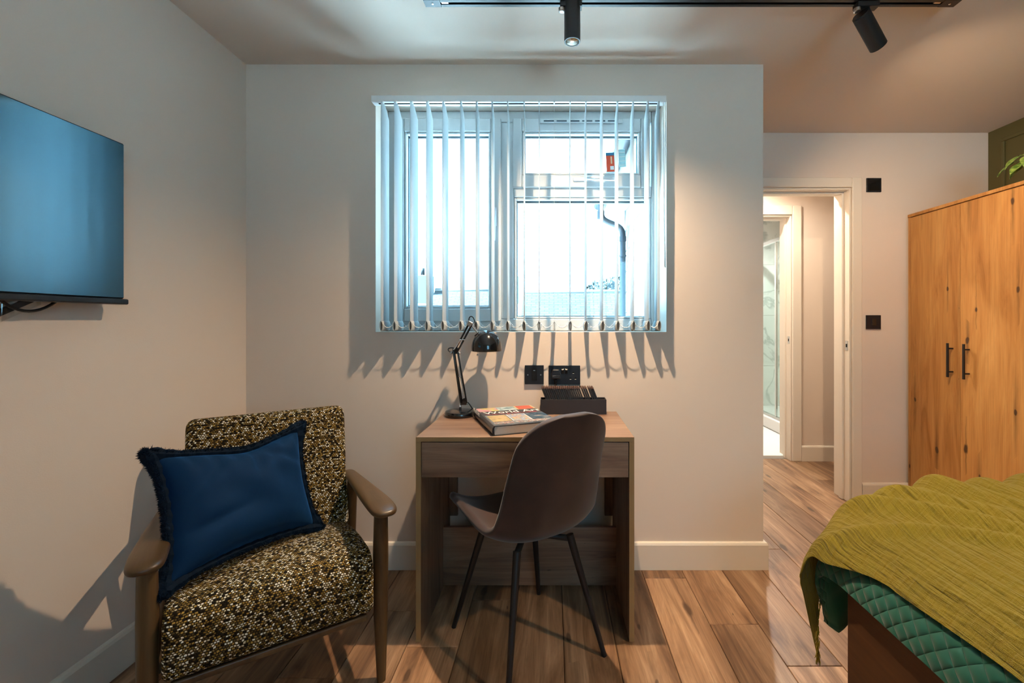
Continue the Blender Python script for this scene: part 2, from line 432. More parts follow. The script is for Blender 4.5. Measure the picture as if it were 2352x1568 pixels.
# ------------------------------------------------------------------ structure
# window opening in the back wall
WX0, WX1, WZ0, WZ1 = -.826, .529, 1.101, 2.20
YO = 2.42
mb = MB()
mb.box(XL-.1, WX0, YW, YO, 0, ZC).box(WX1, XE, YW, YO, 0, ZC).box(WX0, WX1, YW, YO, 0, WZ0).box(WX0, WX1, YW, YO, WZ1, ZC)
struct('wall_back', mb, M_wall, 'beige window wall behind the desk')
struct('wall_left', MB().box(XL-.1, XL, YF, YW, 0, ZC), M_wall, 'pale side wall that carries the television')
struct('wall_right', MB().box(XR, XR+.1, YF, YB+.1, 0, ZC), M_green, 'dark olive panelled wall behind the wardrobe')
FX0, FX1, FZ0, FZ1 = .45, 1.55, 1.0, 2.0
mb = MB().box(XL-.1, FX0, YF-.1, YF, 0, ZC).box(FX1, XR+.1, YF-.1, YF, 0, ZC).box(FX0, FX1, YF-.1, YF, 0, FZ0).box(FX0, FX1, YF-.1, YF, FZ1, ZC)
struct('wall_front', mb, M_wall)
struct('wall_return', MB().box(XE-.08, XE, YO, YB+.1, -1.2, ZC), M_wall)
DX0, DX1, DZ = 1.12, 1.88, 1.985
mb = MB(); e1 = .0105; mb.box(XE, DX0-e1, YD, YD+.15, 0, ZC).box(DX1+e1, XR, YD, YD+.15, 0, ZC).box(DX0-e1, DX1+e1, YD, YD+.15, DZ+e1, ZC)
struct('wall_far', mb, M_wall, 'beige wall with the doorway to the hall')
BX0, BX1, BZ = 1.20, 1.955, 2.013
mb = MB(); mb.box(XE, BX0-e1, YH, YH+.17, 0, ZC).box(BX1+e1, XR, YH, YH+.17, 0, ZC).box(BX0-e1, BX1+e1, YH, YH+.17, BZ+e1, ZC)
struct('wall_hall', mb, M_wall, 'pale hall wall seen through the doorway')
struct('wall_bathroom', MB().box(XE, XR, YB, YB+.1, 0, ZC), M_white)
struct('ceiling', MB().box(XL-.1, XR+.1, YF-.1, YW, ZC, ZC+.12).box(XE-.08, XR+.1, YW, YB+.1, ZC, ZC+.12).box(XL-.1, XE-.08, YW, YO, ZC, ZC+.12), M_ceil, 'painted ceiling with the light track')

# floor of planks
floor = tag(MB().box(XL-.1, XR+.1, YF-.1, YH+.17, -.06, -.010).build('floor', M_dark), 'oak laminate plank floor', None, None, 'structure')
PW, PL, GAP = .186, 1.26, .0011
ncol = int((XR-XL)/PW)+2
pm = {}
def plank_mesh(wd, ln):
    k = (round(wd, 4), round(ln, 4))
    if k not in pm:
        b = MB(); a, c, t = wd/2-GAP, ln/2-GAP, .0015
        b.v = [(-a,-c,-.012),(a,-c,-.012),(a,c,-.012),(-a,c,-.012),(-a,-c,-t),(a,-c,-t),(a,c,-t),(-a,c,-t),(-a+t,-c+t,0),(a-t,-c+t,0),(a-t,c-t,0),(-a+t,c-t,0)]
        b.f = [(0,3,2,1),(0,1,5,4),(1,2,6,5),(2,3,7,6),(3,0,4,7),(4,5,9,8),(5,6,10,9),(6,7,11,10),(7,4,8,11),(8,9,10,11)]
        me = bpy.data.meshes.new('plank'); me.from_pydata(b.v, [], b.f); me.materials.append(M_plank); pm[k] = me
    return pm[k]
offs = [.0, .45, .86, .25, .68, .08, 1.02, .37]
xs0 = XL-.02
# stagger chosen so that a cross joint lies at y=1.73 in the column near x=.75 and y=2.04 near x=.55
for i in range(ncol):
    xa, xb = xs0+i*PW, min(xs0+(i+1)*PW, XR)
    if xa >= XR: break
    o0 = offs[(i*3) % 8] + .11*(i % 3)
    if i == 11: o0 = (1.73-YF) % PL
    if i == 10: o0 = (2.04-YF) % PL
    if i == 12: o0 = (1.52-YF) % PL
    if i == 13: o0 = (2.30-YF) % PL
    y = YF - PL + (o0 % PL)
    yend = YW+.02 if xb < XE-.02 else YH+.06
    while y < yend:
        ya, yb = max(y, YF), min(y+PL, yend)
        if yb-ya > .02:
            ob = bpy.data.objects.new('plank', plank_mesh(xb-xa, yb-ya)); C.objects.link(ob); ob.parent = floor
            ob.location = ((xa+xb)/2, (ya+yb)/2, 0)
        y += PL

# baseboards (square with a bevelled top)
def baseboard(name, pts, h=.126, t=.017):
    """pts: wall-line corners; profile on the left side of travel"""
    prof = [(0, 0), (t, 0), (t, h-.012), (t-.004, h-.003), (t-.009, h), (0, h)]
    b = MB(); P = [Vector(p+(0,)) for p in pts]; n = len(prof); m = len(P)
    for i, p in enumerate(P):
        d0 = (P[i]-P[i-1]).normalized() if i else (P[1]-P[0]).normalized()
        d1 = (P[i+1]-P[i]).normalized() if i < m-1 else d0
        n0 = Vector((-d0.y, d0.x, 0)); n1 = Vector((-d1.y, d1.x, 0)); nn = n0+n1; nn = nn/max(.3, nn.dot(n0))
        for (u, z) in prof: b.v.append(tuple(p+nn*u+Vector((0, 0, z+.0005))))
    for i in range(m-1):
        for k in range(n):
            a, c = i*n+k, i*n+(k+1) % n
            b.f.append((a, c, c+n, a+n))
    b.f.append(tuple(range(n))); b.f.append(tuple((m-1)*n+k for k in range(n)))
    return struct(name, b, M_trim)
baseboard('baseboard_left', [(XL, YW-.018), (XL, YF)][::-1] if False else [(XL, YW), (XL, YF)])
baseboard('baseboard_back', [(XE, YD), (XE, YW), (XL+.017, YW)])
baseboard('baseboard_far', [(XR, YD), (1.957, YD)])
baseboard('baseboard_hall', [(XR, YH), (2.042, YH)])
baseboard('baseboard_front', [(XL+.017, YF), (XR, YF)])

# door frames
def door_frame(name, x0, x1, z, y, t, aw, label, stop=.05):
    d = thing(name, label, None, (0, 0, 0), 0, None, 'structure')
    j = .028
    mbj = MB().box(x1, x1+.01, y-.004, y+t+.004, .001, z).box(x0-.01, x0, y-.004, y+t+.004, .001, z).box(x0-.01, x1+.01, y-.004, y+t+.004, z, z+.01)
    mbj.build('jamb', M_trim, d, bevel=.001)
    MB().box(x1-.013, x1-.0002, y+stop, y+stop+.035, .002, z-.0002).box(x0+.0002, x0+.013, y+stop, y+stop+.035, .002, z-.0002).box(x0+.013, x1-.013, y+stop, y+stop+.035, z-.013, z-.0002).build('door_stop', M_trim, d, bevel=.002)
    for yy, sgn in ((y, -1), (y+t, 1)):
        ya, yb = (yy-.018, yy-.0005) if sgn < 0 else (yy+.0005, yy+.018)
        bx('architrave', M_trim, d, x1+.012, x1+.012+aw, ya, yb, .001, z+.012+aw, .005, 2)
        bx('architrave', M_trim, d, x0-.012-aw, x0-.012, ya, yb, .001, z+.012+aw, .005, 2)
        bx('architrave', M_trim, d, x0-.0118, x1+.0118, ya, yb, z+.012, z+.012+aw, .005, 2)
    sp = bx('strike_plate', M_steel, d, x1-.0022, x1-.0002, y+.008, y+.034, .965, 1.025, .0005); sp['label'] = 'small steel strike plate'
    bx('latch_hole', M_dark, sp, x1-.0028, x1-.0020, y+.014, y+.027, .984, 1.006)
    return d
door_frame('door_1', DX0, DX1, DZ, YD, .15, .062, 'open white-framed doorway to the hall')
door_frame('door_2', BX0, BX1, BZ, YH, .17, .075, 'white door frame into the tiled bathroom', .06)

# panel mouldings on the green wall
for i, (ya, yb) in enumerate(((2.06, 2.80), (1.14, 1.94), (.22, 1.02), (-.70, .10))):
    p = thing('trim_%d' % (i+1), None, None, (0,0,0), 0, None, 'structure')
    z0, z1, t = .30, 2.273, .022
    for (a, b_, c, d) in ((ya, yb, z1-t, z1), (ya, yb, z0, z0+t), (ya, ya+t, z0+t, z1-t), (yb-t, yb, z0+t, z1-t)):
        bx('moulding', M_green, p, XR-.012, XR-.0002, a, b_, c, d, .004)

# ------------------------------------------------------------------ window
win = thing('window_1', 'white uPVC casement window with three panes', None, (0,0,0), 0, None, 'structure')
yf = 2.27
def frame4(name, x0, x1, z0, z1, l, r_, b_, t, ya, yb, parent=win, bev=.006, m=None):
    m = m or M_upvc; k = MB()
    k.box(x0, x0+l, ya, yb, z0, z1).box(x1-r_, x1, ya, yb, z0, z1).box(x0+l, x1-r_, ya, yb, z0, z0+b_).box(x0+l, x1-r_, ya, yb, z1-t, z1)
    return k.build(name, m, parent, bevel=bev)
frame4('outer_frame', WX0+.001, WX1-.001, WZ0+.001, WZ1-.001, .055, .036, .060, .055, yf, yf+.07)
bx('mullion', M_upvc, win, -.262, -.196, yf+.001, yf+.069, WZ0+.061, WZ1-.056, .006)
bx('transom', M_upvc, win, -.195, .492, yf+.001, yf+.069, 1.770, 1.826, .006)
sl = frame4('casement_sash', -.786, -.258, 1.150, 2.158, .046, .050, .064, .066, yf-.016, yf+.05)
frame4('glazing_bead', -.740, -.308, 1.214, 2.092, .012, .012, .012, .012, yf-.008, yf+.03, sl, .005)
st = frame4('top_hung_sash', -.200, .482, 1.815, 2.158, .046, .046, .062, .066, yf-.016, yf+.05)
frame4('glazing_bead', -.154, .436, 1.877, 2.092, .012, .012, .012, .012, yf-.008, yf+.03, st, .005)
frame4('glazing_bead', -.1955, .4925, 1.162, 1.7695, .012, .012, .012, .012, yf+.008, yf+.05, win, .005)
bx('pane', M_glass, sl, -.729, -.319, yf+.012, yf+.018, 1.225, 2.081)
bx('pane', M_glass, st, -.143, .425, yf+.012, yf+.018, 1.888, 2.081)
bx('pane', M_glass, win, -.184, .481, yf+.022, yf+.028, 1.173, 1.758)
# spacer bars seen as dark lines around the glass
M_gasket = mat('gasket_grey', '#41525c', .5)
for (x0, x1, z0, z1, par, yy) in ((-.730, -.318, 1.224, 2.082, sl, yf+.019), (-.144, .426, 1.887, 2.082, st, yf+.019), (-.185, .482, 1.172, 1.759, win, yf+.029)):
    frame4('spacer_bar', x0, x1, z0, z1, .006, .006, .006, .012, yy, yy+.016, par, 0, M_gasket)
M_handle = mat('satin_handle', (.62, .66, .70), .3, metal=.6)
hd = bx('handle', M_handle, sl, -.300, -.278, yf-.024, yf-.0162, 1.62, 1.715, .004)
MB().tube([(-.289, yf-.024, 1.70), (-.289, yf-.045, 1.70), (-.289, yf-.05, 1.68), (-.289, yf-.05, 1.545)], [.009, .010, .011, .008], 10).build('lever', M_handle, hd, 'auto')
hd = bx('handle', M_handle, st, .10, .20, yf-.024, yf-.0162, 1.842, 1.862, .004)
MB().tube([(.17, yf-.024, 1.852), (.17, yf-.045, 1.852), (.18, yf-.05, 1.850), (.31, yf-.05, 1.842)], [.009, .010, .012, .008], 10).build('lever', M_handle, hd, 'auto')
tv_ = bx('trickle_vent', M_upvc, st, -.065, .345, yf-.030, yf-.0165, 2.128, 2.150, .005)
for i in range(6): bx('vent_slot', M_gasket, tv_, -.045+i*.063, .005+i*.063, yf-.031, yf-.0295, 2.133, 2.140)

# unseen window added in the wall behind the camera for cool fill
fill_win = thing('fill_window', 'white framed window added in the unseen front wall for fill light', None, (0,0,0), 0, None, 'structure')
frame4('outer_frame', FX0+.001, FX1-.001, FZ0+.001, FZ1-.001, .055, .055, .06, .055, YF-.08, YF-.02, fill_win)
bx('pane', M_glass, fill_win, FX0+.056, FX1-.056, YF-.055, YF-.049, FZ0+.061, FZ1-.056)

# stickers on the top pane
def sticker(name, label, x, z, w_, h, tilt, col, top, group=None):
    s = thing(name, label, 'sticker', (x, yf+.0112, z)); s.rotation_euler = (0, R(tilt), 0)
    bx('paper', mat(name+'_paper', col, .6), s, -w_/2, w_/2, 0, .0006, -h/2, h/2)
    if top: bx('header_strip', mat(name+'_header', top, .6), s, -w_/2, w_/2, -.0006, -.0001, h/2-.015, h/2)
    return s
s1 = sticker('window_sticker', 'orange and blue printed sticker on the top pane', .288, 1.948, .042, .096, -3, '#e0512f', '#2d6f8f')
bx('white_square', M_white, s1, -.002, .016, -.0006, -.0001, -.038, -.020)
bx('print_line', mat('sticker_print', '#f0c9a0', .6), s1, .002, .009, -.0006, -.0001, -.008, .028)
s2 = sticker('glazing_label', 'pale blue energy label on the top pane', .347, 1.968, .034, .088, -4, '#a9d3da', None)
for i in range(4): bx('print_line', M_white, s2, -.015, .015, -.0006, -.0001, -.036+i*.021, -.033+i*.021)

# ------------------------------------------------------------------ vertical blind
bl = thing('vertical_blind', 'white vertical blind with open slats hanging in the window', 'blind', (0, 2.090, 0))
# local y measured from 2.090
bx('headrail', M_white, bl, -.828, .517, -.020, .024, 2.150, 2.179, .003)
for x in (-.748, .444):
    br_ = bx('bracket', M_steel, bl, x-.012, x+.012, -.014, .0295, 2.1795, 2.183, .001)
    MB().lathe([(.004, 0), (.004, .003), (.001, .004)], 10, (x, -.006, 2.183)).build('screw', M_steel, br_)
bx('track_slot', M_dark, bl, -.80, .49, -.004, .004, 2.1485, 2.1499)
fx = [875, 905, 942, 979, 1016, 1057, 1093, 1129, 1165, 1203, 1238, 1273, 1310, 1347, 1385, 1420, 1456, 1490, 1515]
yn, ym = 2.038, 2.138
twist = [0, 2, 3, 2, 2, 0, 0, 0, 0, 0, 0, 0, 0, 1, 2, 1, 0, 0, 0]
sxs = []
hem_bot = 1.108
for i, px in enumerate(fx):
    x = (px-1270)*2.04/1045; tw = R(twist[i])*(1 if px < 1270 else -1)
    # the slat pivots on its hanger; twist moves the far edge inwards
    M = Matrix.Translation((x, -.050, 0)) @ Matrix.Rotation(-tw, 4, 'Z')
    L_ = .100; k = MB()
    if px < 1270 and twist[i] == 0 and False: pass
    poly = [(0, 1.150), (L_, 1.150), (L_, 2.095), (.052, 2.140), (0, 2.140)]
    b = MB().prism([(p[0], p[1]) for p in poly], -.0006, .0006, 'yz', M)
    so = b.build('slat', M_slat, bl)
    # hem pocket, an oval sleeve open at both ends
    ring = []
    nn = 14; h = MB()
    for jj in (0, 1):
        for q in range(nn):
            a = 2*math.pi*q/nn
            h.v.append(tuple(M @ Vector((.0068*math.sin(a), jj*L_, 1.130+.0225*math.cos(a)))))
    for q in range(nn): h.f.append((q, (q+1) % nn, nn+(q+1) % nn, nn+q))
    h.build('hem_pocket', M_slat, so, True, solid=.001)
    MB().box(-.0014, .0014, .004, L_-.004, 1.1135, 1.1475, M).build('weight', mat('weight_grey', '#5b5550', .5) if i == 0 else bpy.data.materials['weight_grey'], so)
    MB().box(-.003, .003, .018, .034, 2.1405, 2.1485, M).build('hanger', M_white, so)
    sxs.append((x, tw))
for off in (0.006, .094):
    b = MB()
    for i in range(len(sxs)-1):
        (xa, ta), (xb, tb) = sxs[i], sxs[i+1]
        pa = Vector((xa+math.sin(ta)*off, -.050+off*math.cos(ta), 1.152)); pb = Vector((xb+math.sin(tb)*off, -.050+off*math.cos(tb), 1.152))
        n = 16
        for j in range(n):
            t = j/n; p = pa.lerp(pb, t); p.z -= .030*(1-(2*t-1)**2); r = .0026; q = len(b.v)
            b.v += [tuple(p+Vector(d)*r) for d in ((1,0,0),(-1,0,0),(0,1,0),(0,-1,0),(0,0,1),(0,0,-1))]
            b.f += [tuple(q+z for z in f) for f in ((0,2,4),(2,1,4),(1,3,4),(3,0,4),(2,0,5),(1,2,5),(3,1,5),(0,3,5))]
    tag(b.build('bead_chain', M_white, bl, True), kind='stuff')
M_cord = MB().tube([(.502, -.02, 2.148), (.506, -.022, 1.75), (.508, -.02, 1.40), (.512, -.018, 1.395), (.514, -.018, 1.75), (.512, -.016, 2.148)], .0016, 6).build('control_cord', M_white, bl, True)

# ------------------------------------------------------------------ outside
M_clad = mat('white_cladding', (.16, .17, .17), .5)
M_ppipe = mat('grey_downpipe', '#161c22', .35, spec=.3)
wing = thing('house_wing', 'white boarded wing of the house outside the window', 'building', (.90, 0, 0))
for i in range(14):
    z0 = 2.50-(i+1)*.25
    MB().prism([(-.001, z0+.010), (-.026, z0+.010), (-.008, z0+.25), (-.001, z0+.25)], YO+.01, YB+.14, 'xz').build('cladding_board', M_clad, wing)
bx('corner_trim', M_clad, wing, -.024, .06, YB+.1405, YB+.165, -1.2, 2.5, .003)
bx('soffit', M_clad, wing, -.26, -.0005, YO+.01, YB+.2, 2.502, 2.515)
bx('fascia', M_clad, wing, -.28, -.2605, YO+.01, YB+.2, 2.49, 2.66)
M_rooft = mat('slate_roof', '#2c3136', .7, bump=.5, bscale=30)
MB().prism([(-.30, 2.662), (-.30, 2.69), (1.1, 3.42), (1.1, 3.39)], YO+.01, YB+.3, 'xz').build('roof', M_rooft, wing)
b = MB()
for k in range(9):
    a = math.pi*k/8; b.v += [(-.335-.052*math.cos(a), YO+.01, 2.585-.05*math.sin(a)), (-.335-.052*math.cos(a), YB+.25, 2.585-.05*math.sin(a))]
for k in range(8): b.f.append((2*k, 2*k+1, 2*k+3, 2*k+2))
gut = b.build('gutter', M_ppipe, wing, True, solid=.004)
yp = YB-.05
dp = MB().tube(bez((-.335, yp, 2.53), (-.335, yp, 2.40), (-.335, yp, 2.36), (-.25, yp, 2.32), 8)+bez((-.20, yp, 2.30), (-.10, yp, 2.26), (-.075, yp, 2.24), (-.075, yp, 2.14), 8)+[(-.075, yp, 1.5), (-.075, yp, -1.2)], .034, 12).build('downpipe', M_ppipe, wing, 'auto')
for z in (1.92, .9): MB().tube([(-.075, yp, z-.012), (-.075, yp, z+.012)], .042, 12).build('pipe_clip', M_ppipe, dp, 'auto')
MB().tube([(-.075, yp, 2.09), (-.075, yp, 2.15)], .040, 12).build('pipe_socket', M_ppipe, dp, 'auto')
MB().tube([(-.335, yp, 2.36), (-.335, yp, 2.45)], .042, 12).build('pipe_socket', M_ppipe, dp, 'auto')

def tilemat(name):
    m, nt, b, N, L = newmat(name)
    uv = N('ShaderNodeTexCoord'); br = N('ShaderNodeTexBrick'); L(uv.outputs['UV'], br.inputs['Vector'])
    br.inputs['Scale'].default_value = 1; br.inputs['Brick Width'].default_value = .3; br.inputs['Row Height'].default_value = .11; br.inputs['Mortar Size'].default_value = .012
    br.inputs['Color1'].default_value = srgb('#23282a'); br.inputs['Color2'].default_value = srgb('#303537'); br.inputs['Mortar'].default_value = srgb('#0a0c0d')
    L(br.outputs['Color'], b.inputs['Base Color']); b.inputs['Roughness'].default_value = .8
    bp = N('ShaderNodeBump'); bp.inputs['Strength'].default_value = .8; bp.inputs['Distance'].default_value = .02; bp.invert = True
    L(br.outputs['Fac'], bp.inputs['Height']); L(bp.outputs['Normal'], b.inputs['Normal'])
    return m
M_tile = tilemat('far_roof_tiles')
M_render = mat('pale_render', (.12, .12, .115), .9)
def house(label, x0, x1, y, ztop, chim):
    h = thing('distant_house', label, 'house', ((x0+x1)/2, y, -2.5)); wd = (x1-x0)/2
    bx('wall', M_render, h, -wd+.1, wd-.1, -2.2, 2.2, 0, ztop+1.2)
    rf = MB()
    rf.grid(4, 6, lambda u, v: (-wd+2*wd*u, -2.6+2.6*v, ztop+.6+1.9*v), lambda u, v: (2*wd*u, 3.2*v))
    rf.grid(4, 6, lambda u, v: (-wd+2*wd*u, 2.6-2.6*v, ztop+.6+1.9*v), lambda u, v: (2*wd*u, 3.2*v))
    rf.build('roof', M_tile, h, solid=.08)
    MB().tube([(-wd, 0, ztop+2.52), (wd, 0, ztop+2.52)], .09, 8).build('ridge', M_render, h, True)
    for cx in chim:
        c = bx('chimney', M_render, h, cx-.25, cx+.25, -.3, .3, ztop+2.0, ztop+3.1, .02)
        for d in (-.12, .12): MB().lathe([(.08, 0), (.07, .3)], 10, (cx+d, 0, ztop+3.1)).build('chimney_pot', M_tile, c, True)
    return h
def zt(py, y): return CAM_Z + (737-py)*y/1045 + 2.5 - 2.5
house('pale tiled roof of a distant house behind the downpipe', (1203-1270)*16/1045, (1490-1270)*16/1045, 16.0, zt(672, 16), [])
house('pale tiled roof of a distant house behind the casement pane', (1000-1270)*18/1045, (1165-1270)*18/1045, 18.0, zt(668, 18), [-1.8, 1.6])
tree = thing('distant_tree', 'pale leafy tree beyond the roof beside the downpipe', 'tree', (3.0, 23, -2.5))
MB().tube([(0, 0, 0), (.05, 0, 2), (0, 0, 4.6)], [.22, .17, .08], 8).build('trunk', mat('bark', '#5b5048', .9), tree, True)
b = MB(); rnd = random.Random(3)
for i in range(2600):
    d = Vector((rnd.gauss(0, 1), rnd.gauss(0, 1), rnd.gauss(0, 1))).normalized()*(rnd.random()**.4)
    c = Vector((d.x*1.5, d.y*1.3, 4.75+d.z*1.15)); a = Vector((rnd.uniform(-1,1), rnd.uniform(-1,1), rnd.uniform(-1,1))).normalized()*.10
    e_ = a.orthogonal().normalized()*.06; q = len(b.v)
    b.v += [tuple(c-a), tuple(c+e_), tuple(c+a), tuple(c-e_)]; b.f.append((q, q+1, q+2, q+3))
tag(b.build('foliage', mat('dull_leaves', '#2a2a22', .8), tree, fix=False), kind='stuff')
struct('ground', MB().box(-60, 60, -60, 90, -2.7, -2.5), mat('ground_concrete', (.5, .5, .48), .9), 'ground outside')

fr_ = thing('bounce_roof', 'unseen pale flat roof added below the window to bounce daylight', 'roof', (-3, 6, .5))  # unseen roof, added to bounce daylight up onto the ceiling
bx('membrane', mat('bounce_membrane', (.74, .74, .72), .9), fr_, -5, 3.75, -3.55, 4, -.1, 0)
bx('upstand', M_clad, fr_, -5, 3.75, 4.001, 4.15, -.1, .12, .01)

# ------------------------------------------------------------------ track and spots
YT = 1.663
tr = thing('light_track', 'long black ceiling track carrying two spotlights', 'light track', (0, YT, 0))
TX0, TX1, TZ = -.47, 1.48, 2.312
b = MB().box(TX0+.06, TX1-.06, -.018, -.006, TZ, ZC-.0005).box(TX0+.06, TX1-.06, .006, .018, TZ, ZC-.0005).box(TX0+.06, TX1-.06, -.0061, .0061, TZ+.015, ZC-.0005)
b.build('rail', M_black, tr)
for xa, xb, sg in ((TX0, TX0+.0595, 1), (TX1-.0595, TX1, -1)):
    e_ = bx('end_cap', M_black, tr, xa, xb, -.019, .019, TZ-.001, ZC-.0005, .001)
    xc = (xa+xb)/2
    MB().lathe([(.004, 0), (.004, -.0015), (.001, -.002)], 10, (xc, 0, TZ-.0012)).build('screw', M_chrome, e_)
for x in (TX0+.075, TX1-.075):
    MB().box(x-.012, x+.012, -.005, .005, TZ+.002, TZ+.012).build('contact_block', M_steel, tr)

M_lamp = emit('spot_lamp_glow', (1.0, .80, .55), 14)
M_refl = mat('spot_reflector', (.8, .72, .6), .25, metal=.8)
def can(label, x, y, z, axis, glow, power, angle, blend):
    """cylinder spotlight: axis points along the beam; z is the hinge height"""
    s = thing('track_spotlight', label, 'spotlight', (x, y, 0), 0, 'spotlights on the ceiling track')
    bx('adapter', M_black, s, -.045, .035, -.016, .016, 2.294, 2.3115, .002)
    kb = MB().lathe([(.012, 0), (.012, -.012), (.009, -.014)], 14, (-.038, 0, 2.294)).build('lock_knob', M_steel, s, 'auto')
    MB().tube([(0, 0, 2.2938), (0, 0, z-.004)], .0075, 10).build('stem', M_black, s, True)
    ax = Vector(axis).normalized(); q = (-ax).to_track_quat('Z', 'Y').to_matrix().to_4x4()
    M = Matrix.Translation((0, 0, z)) @ q
    if ax.z > -.9: M = Matrix.Translation((-.020, 0, -.012)) @ M
    Lc, r = .135, .0295
    b = MB().lathe([(.0001, .012), (r-.004, .012), (r, .008), (r, -Lc+.001), (r-.001, -Lc), (r-.004, -Lc), (r-.004, -Lc+.030), (.0001, -Lc+.030)], 32, (0,0,0), M)
    body = b.build('can', M_black, s, 'auto')
    MB().lathe([(r-.0045, -Lc+.001), (r-.008, -Lc+.010)], 32, (0,0,0), M).build('reflector', M_refl, body, True, solid=.0006)
    MB().lathe([(.0001, -Lc+.0085), (r-.0085, -Lc+.0085), (r-.0085, -Lc+.0115), (.0001, -Lc+.0115)], 24, (0,0,0), M).build('lamp', M_lamp, body)
    spot('spot_beam', s, M @ Vector((0, 0, -Lc-.002)), ax, power, WARM, angle, blend, .016)
    return s
can('black cylinder spotlight pointing straight down above the window', .0707, YT, 2.306, (0, 0, -1), True, P_SPOT1, 150, 1.0)
can('black cylinder spotlight tilted to the right, away from the window', 1.150, YT, 2.276, (.71, .38, -.57), True, P_SPOT2, 120, .8)

# hall and bathroom downlights
def downlight(label, x, y, power, col, cone=165):
    s = thing('downlight', label, 'downlight', (x, y, ZC), 0, 'recessed ceiling downlights')
    MB().lathe([(.030, -.0005), (.030, -.004), (.045, -.004), (.045, -.0005)], 28).build('rim', M_white, s, 'auto')
    MB().lathe([(.0001, -.0008), (.0295, -.0008), (.0295, -.002), (.0001, -.002)], 24).build('lamp', M_lamp, s)
    spot('downlight_beam', s, (0, 0, -.006), (0, 0, -1), power, col, cone, .6, .03)
downlight('recessed downlight in the hall ceiling', 1.45, 3.36, P_HALL, (1, .87, .70))
downlight('recessed downlight in the bathroom ceiling', 1.95, 4.55, P_BATH, (1, .95, .88))
downlight('added fill downlight in the bedroom ceiling over the bed', 1.55, .45, P_BEDFILL, WARM, 120)  # out-of-view lamp, added to light the bed from above

# ------------------------------------------------------------------ bathroom
struct('floor_bathroom', MB().box(XE, XR, YH+.08, YB, -.02, .020), mat('white_floor', (.8, .8, .78), .3), 'white bathroom floor')
bw = thing('wall_tiles', 'white marble tiles behind the shower', None, (0,0,0), 0, None, 'structure')
for i in range(3):
    for j in range(4):
        bx('tile', M_marble, bw, 1.0+i*.6, 1.0+(i+1)*.6-.003 if i < 2 else XR-.013, YB-.010, YB-.0005, .021+j*.6, min(.021+(j+1)*.6-.003, ZC-.001), .001)
for i in range(3):
    for j in range(4):
        bx('tile', M_marble, bw, XR-.011, XR-.0005, YH+.18+i*.5, YH+.18+(i+1)*.5-.003 if i < 2 else YB-.0115, .021+j*.6, min(.021+(j+1)*.6-.003, ZC-.001), .001)
sh = thing('shower_enclosure', 'glass shower enclosure with chrome frame and white tray', 'shower', (2.26, 0, 0))
bx('tray', mat('white_acrylic', (.82, .82, .82), .2), sh, 0, XR-2.26-.014, 4.1, YB-.014, .0205, .15, .02, 3)
bx('bottom_rail', M_chrome, sh, .012, .045, 4.13, YB-.03, .1502, .175, .003)
bx('top_rail', M_chrome, sh, .012, .045, 4.13, YB-.03, 1.96, 2.0, .003)
for y in (4.14, 4.66, 5.36): bx('post', M_chrome, sh, .016, .040, y-.012, y+.012, .176, 1.959, .003)
bx('glass_panel', M_shglass, sh, .024, .030, 4.155, 4.645, .176, 1.959)
bx('glass_panel', M_shglass, sh, .024, .030, 4.675, 5.345, .176, 1.959)

# ------------------------------------------------------------------ wall plates
def plate(name, label, x, z, y, w_, h=.088, cat='socket'):
    s = thing(name, label, cat, (x, y, z)); bx('face_plate', M_blackpl, s, -w_/2, w_/2, -.010, -.0006, -h/2, h/2, .0015)
    return s
sg = plate('fused_switch', 'black square fused switch on the wall beside the double socket', -.0865, .9025, YW, .088, cat='switch')
bx('rocker', M_gloss, sg, -.012, .012, -.0125, -.0102, -.026, .030, .001)
for x in (-.030, .030): MB().tube([(x, -.0102, 0), (x, -.0112, 0)], .003, 10).build('screw', M_steel, sg)
bx('indicator', M_steel, sg, -.004, .004, -.0131, -.0126, .019, .022)
db = plate('double_socket', 'black double socket above the desk with a plug in it', .0535, .9015, YW, .146)
M_brass = mat('socket_contact', (.85, .78, .68), .4)
for x in (-.009, .0085):
    sw = bx('switch_rocker', M_gloss, db, x-.006, x+.006, -.0125, -.0102, .006, .030, .001)
    bx('switch_mark', M_brass, sw, x-.004, x+.004, -.0131, -.0126, .024, .0275)
for (x, z, a) in ((.041, .010, 0), (.028, -.017, 1), (.051, -.017, 1)):
    hl = bx('pin_hole', M_dark, db, x-.004, x+.004, -.0106, -.0101, z-.002, z+.004)
    bx('contact', M_brass, hl, x-.0035, x+.0035, -.0109, -.0107, z-.0035, z-.0015)
pl = thing('plug', 'black three-pin plug in the double socket', 'plug', (.014, YW-.0105, .906))
MB().prism([(-.020, -.020), (.020, -.020), (.022, 0), (.014, .024), (-.014, .024), (-.022, 0)], -.030, -.0005, 'xz').build('body', M_blackpl, pl, bevel=.004, seg=3)
for z in (-.006, -.013): bx('grip', M_blackpl, pl, -.016, .016, -.032, -.0302, z-.0015, z+.0015, .0006)
MB().tube([(0, -.015, -.0205), (0, -.015, -.040)], [.006, .0042], 10).build('strain_relief', M_rubber, pl, True)
MB().tube(bez((0, -.015, -.040), (.003, -.015, -.08), (.010, -.016, -.10), (.018, -.014, -.16), 14), .0026, 8).build('cable', M_rubber, pl, True)
pw_ = plate('thermostat_plate', 'black square wall plate high beside the doorway', (2005.5-1270)*YD/1045, CAM_Z+(737-425.5)*YD/1045, YD, .092, .088, 'wall plate')
bx('inset', M_gloss, pw_, -.034, .034, -.0114, -.0102, -.034, .034, .001)
pw_ = plate('light_switch', 'black square light switch beside the doorway, lower plate', (2004.5-1270)*YD/1045, CAM_Z+(737-739.5)*YD/1045, YD, .092, .088, 'switch')
bx('rocker', M_gloss, pw_, -.014, .014, -.0130, -.0102, -.022, .022, .001)

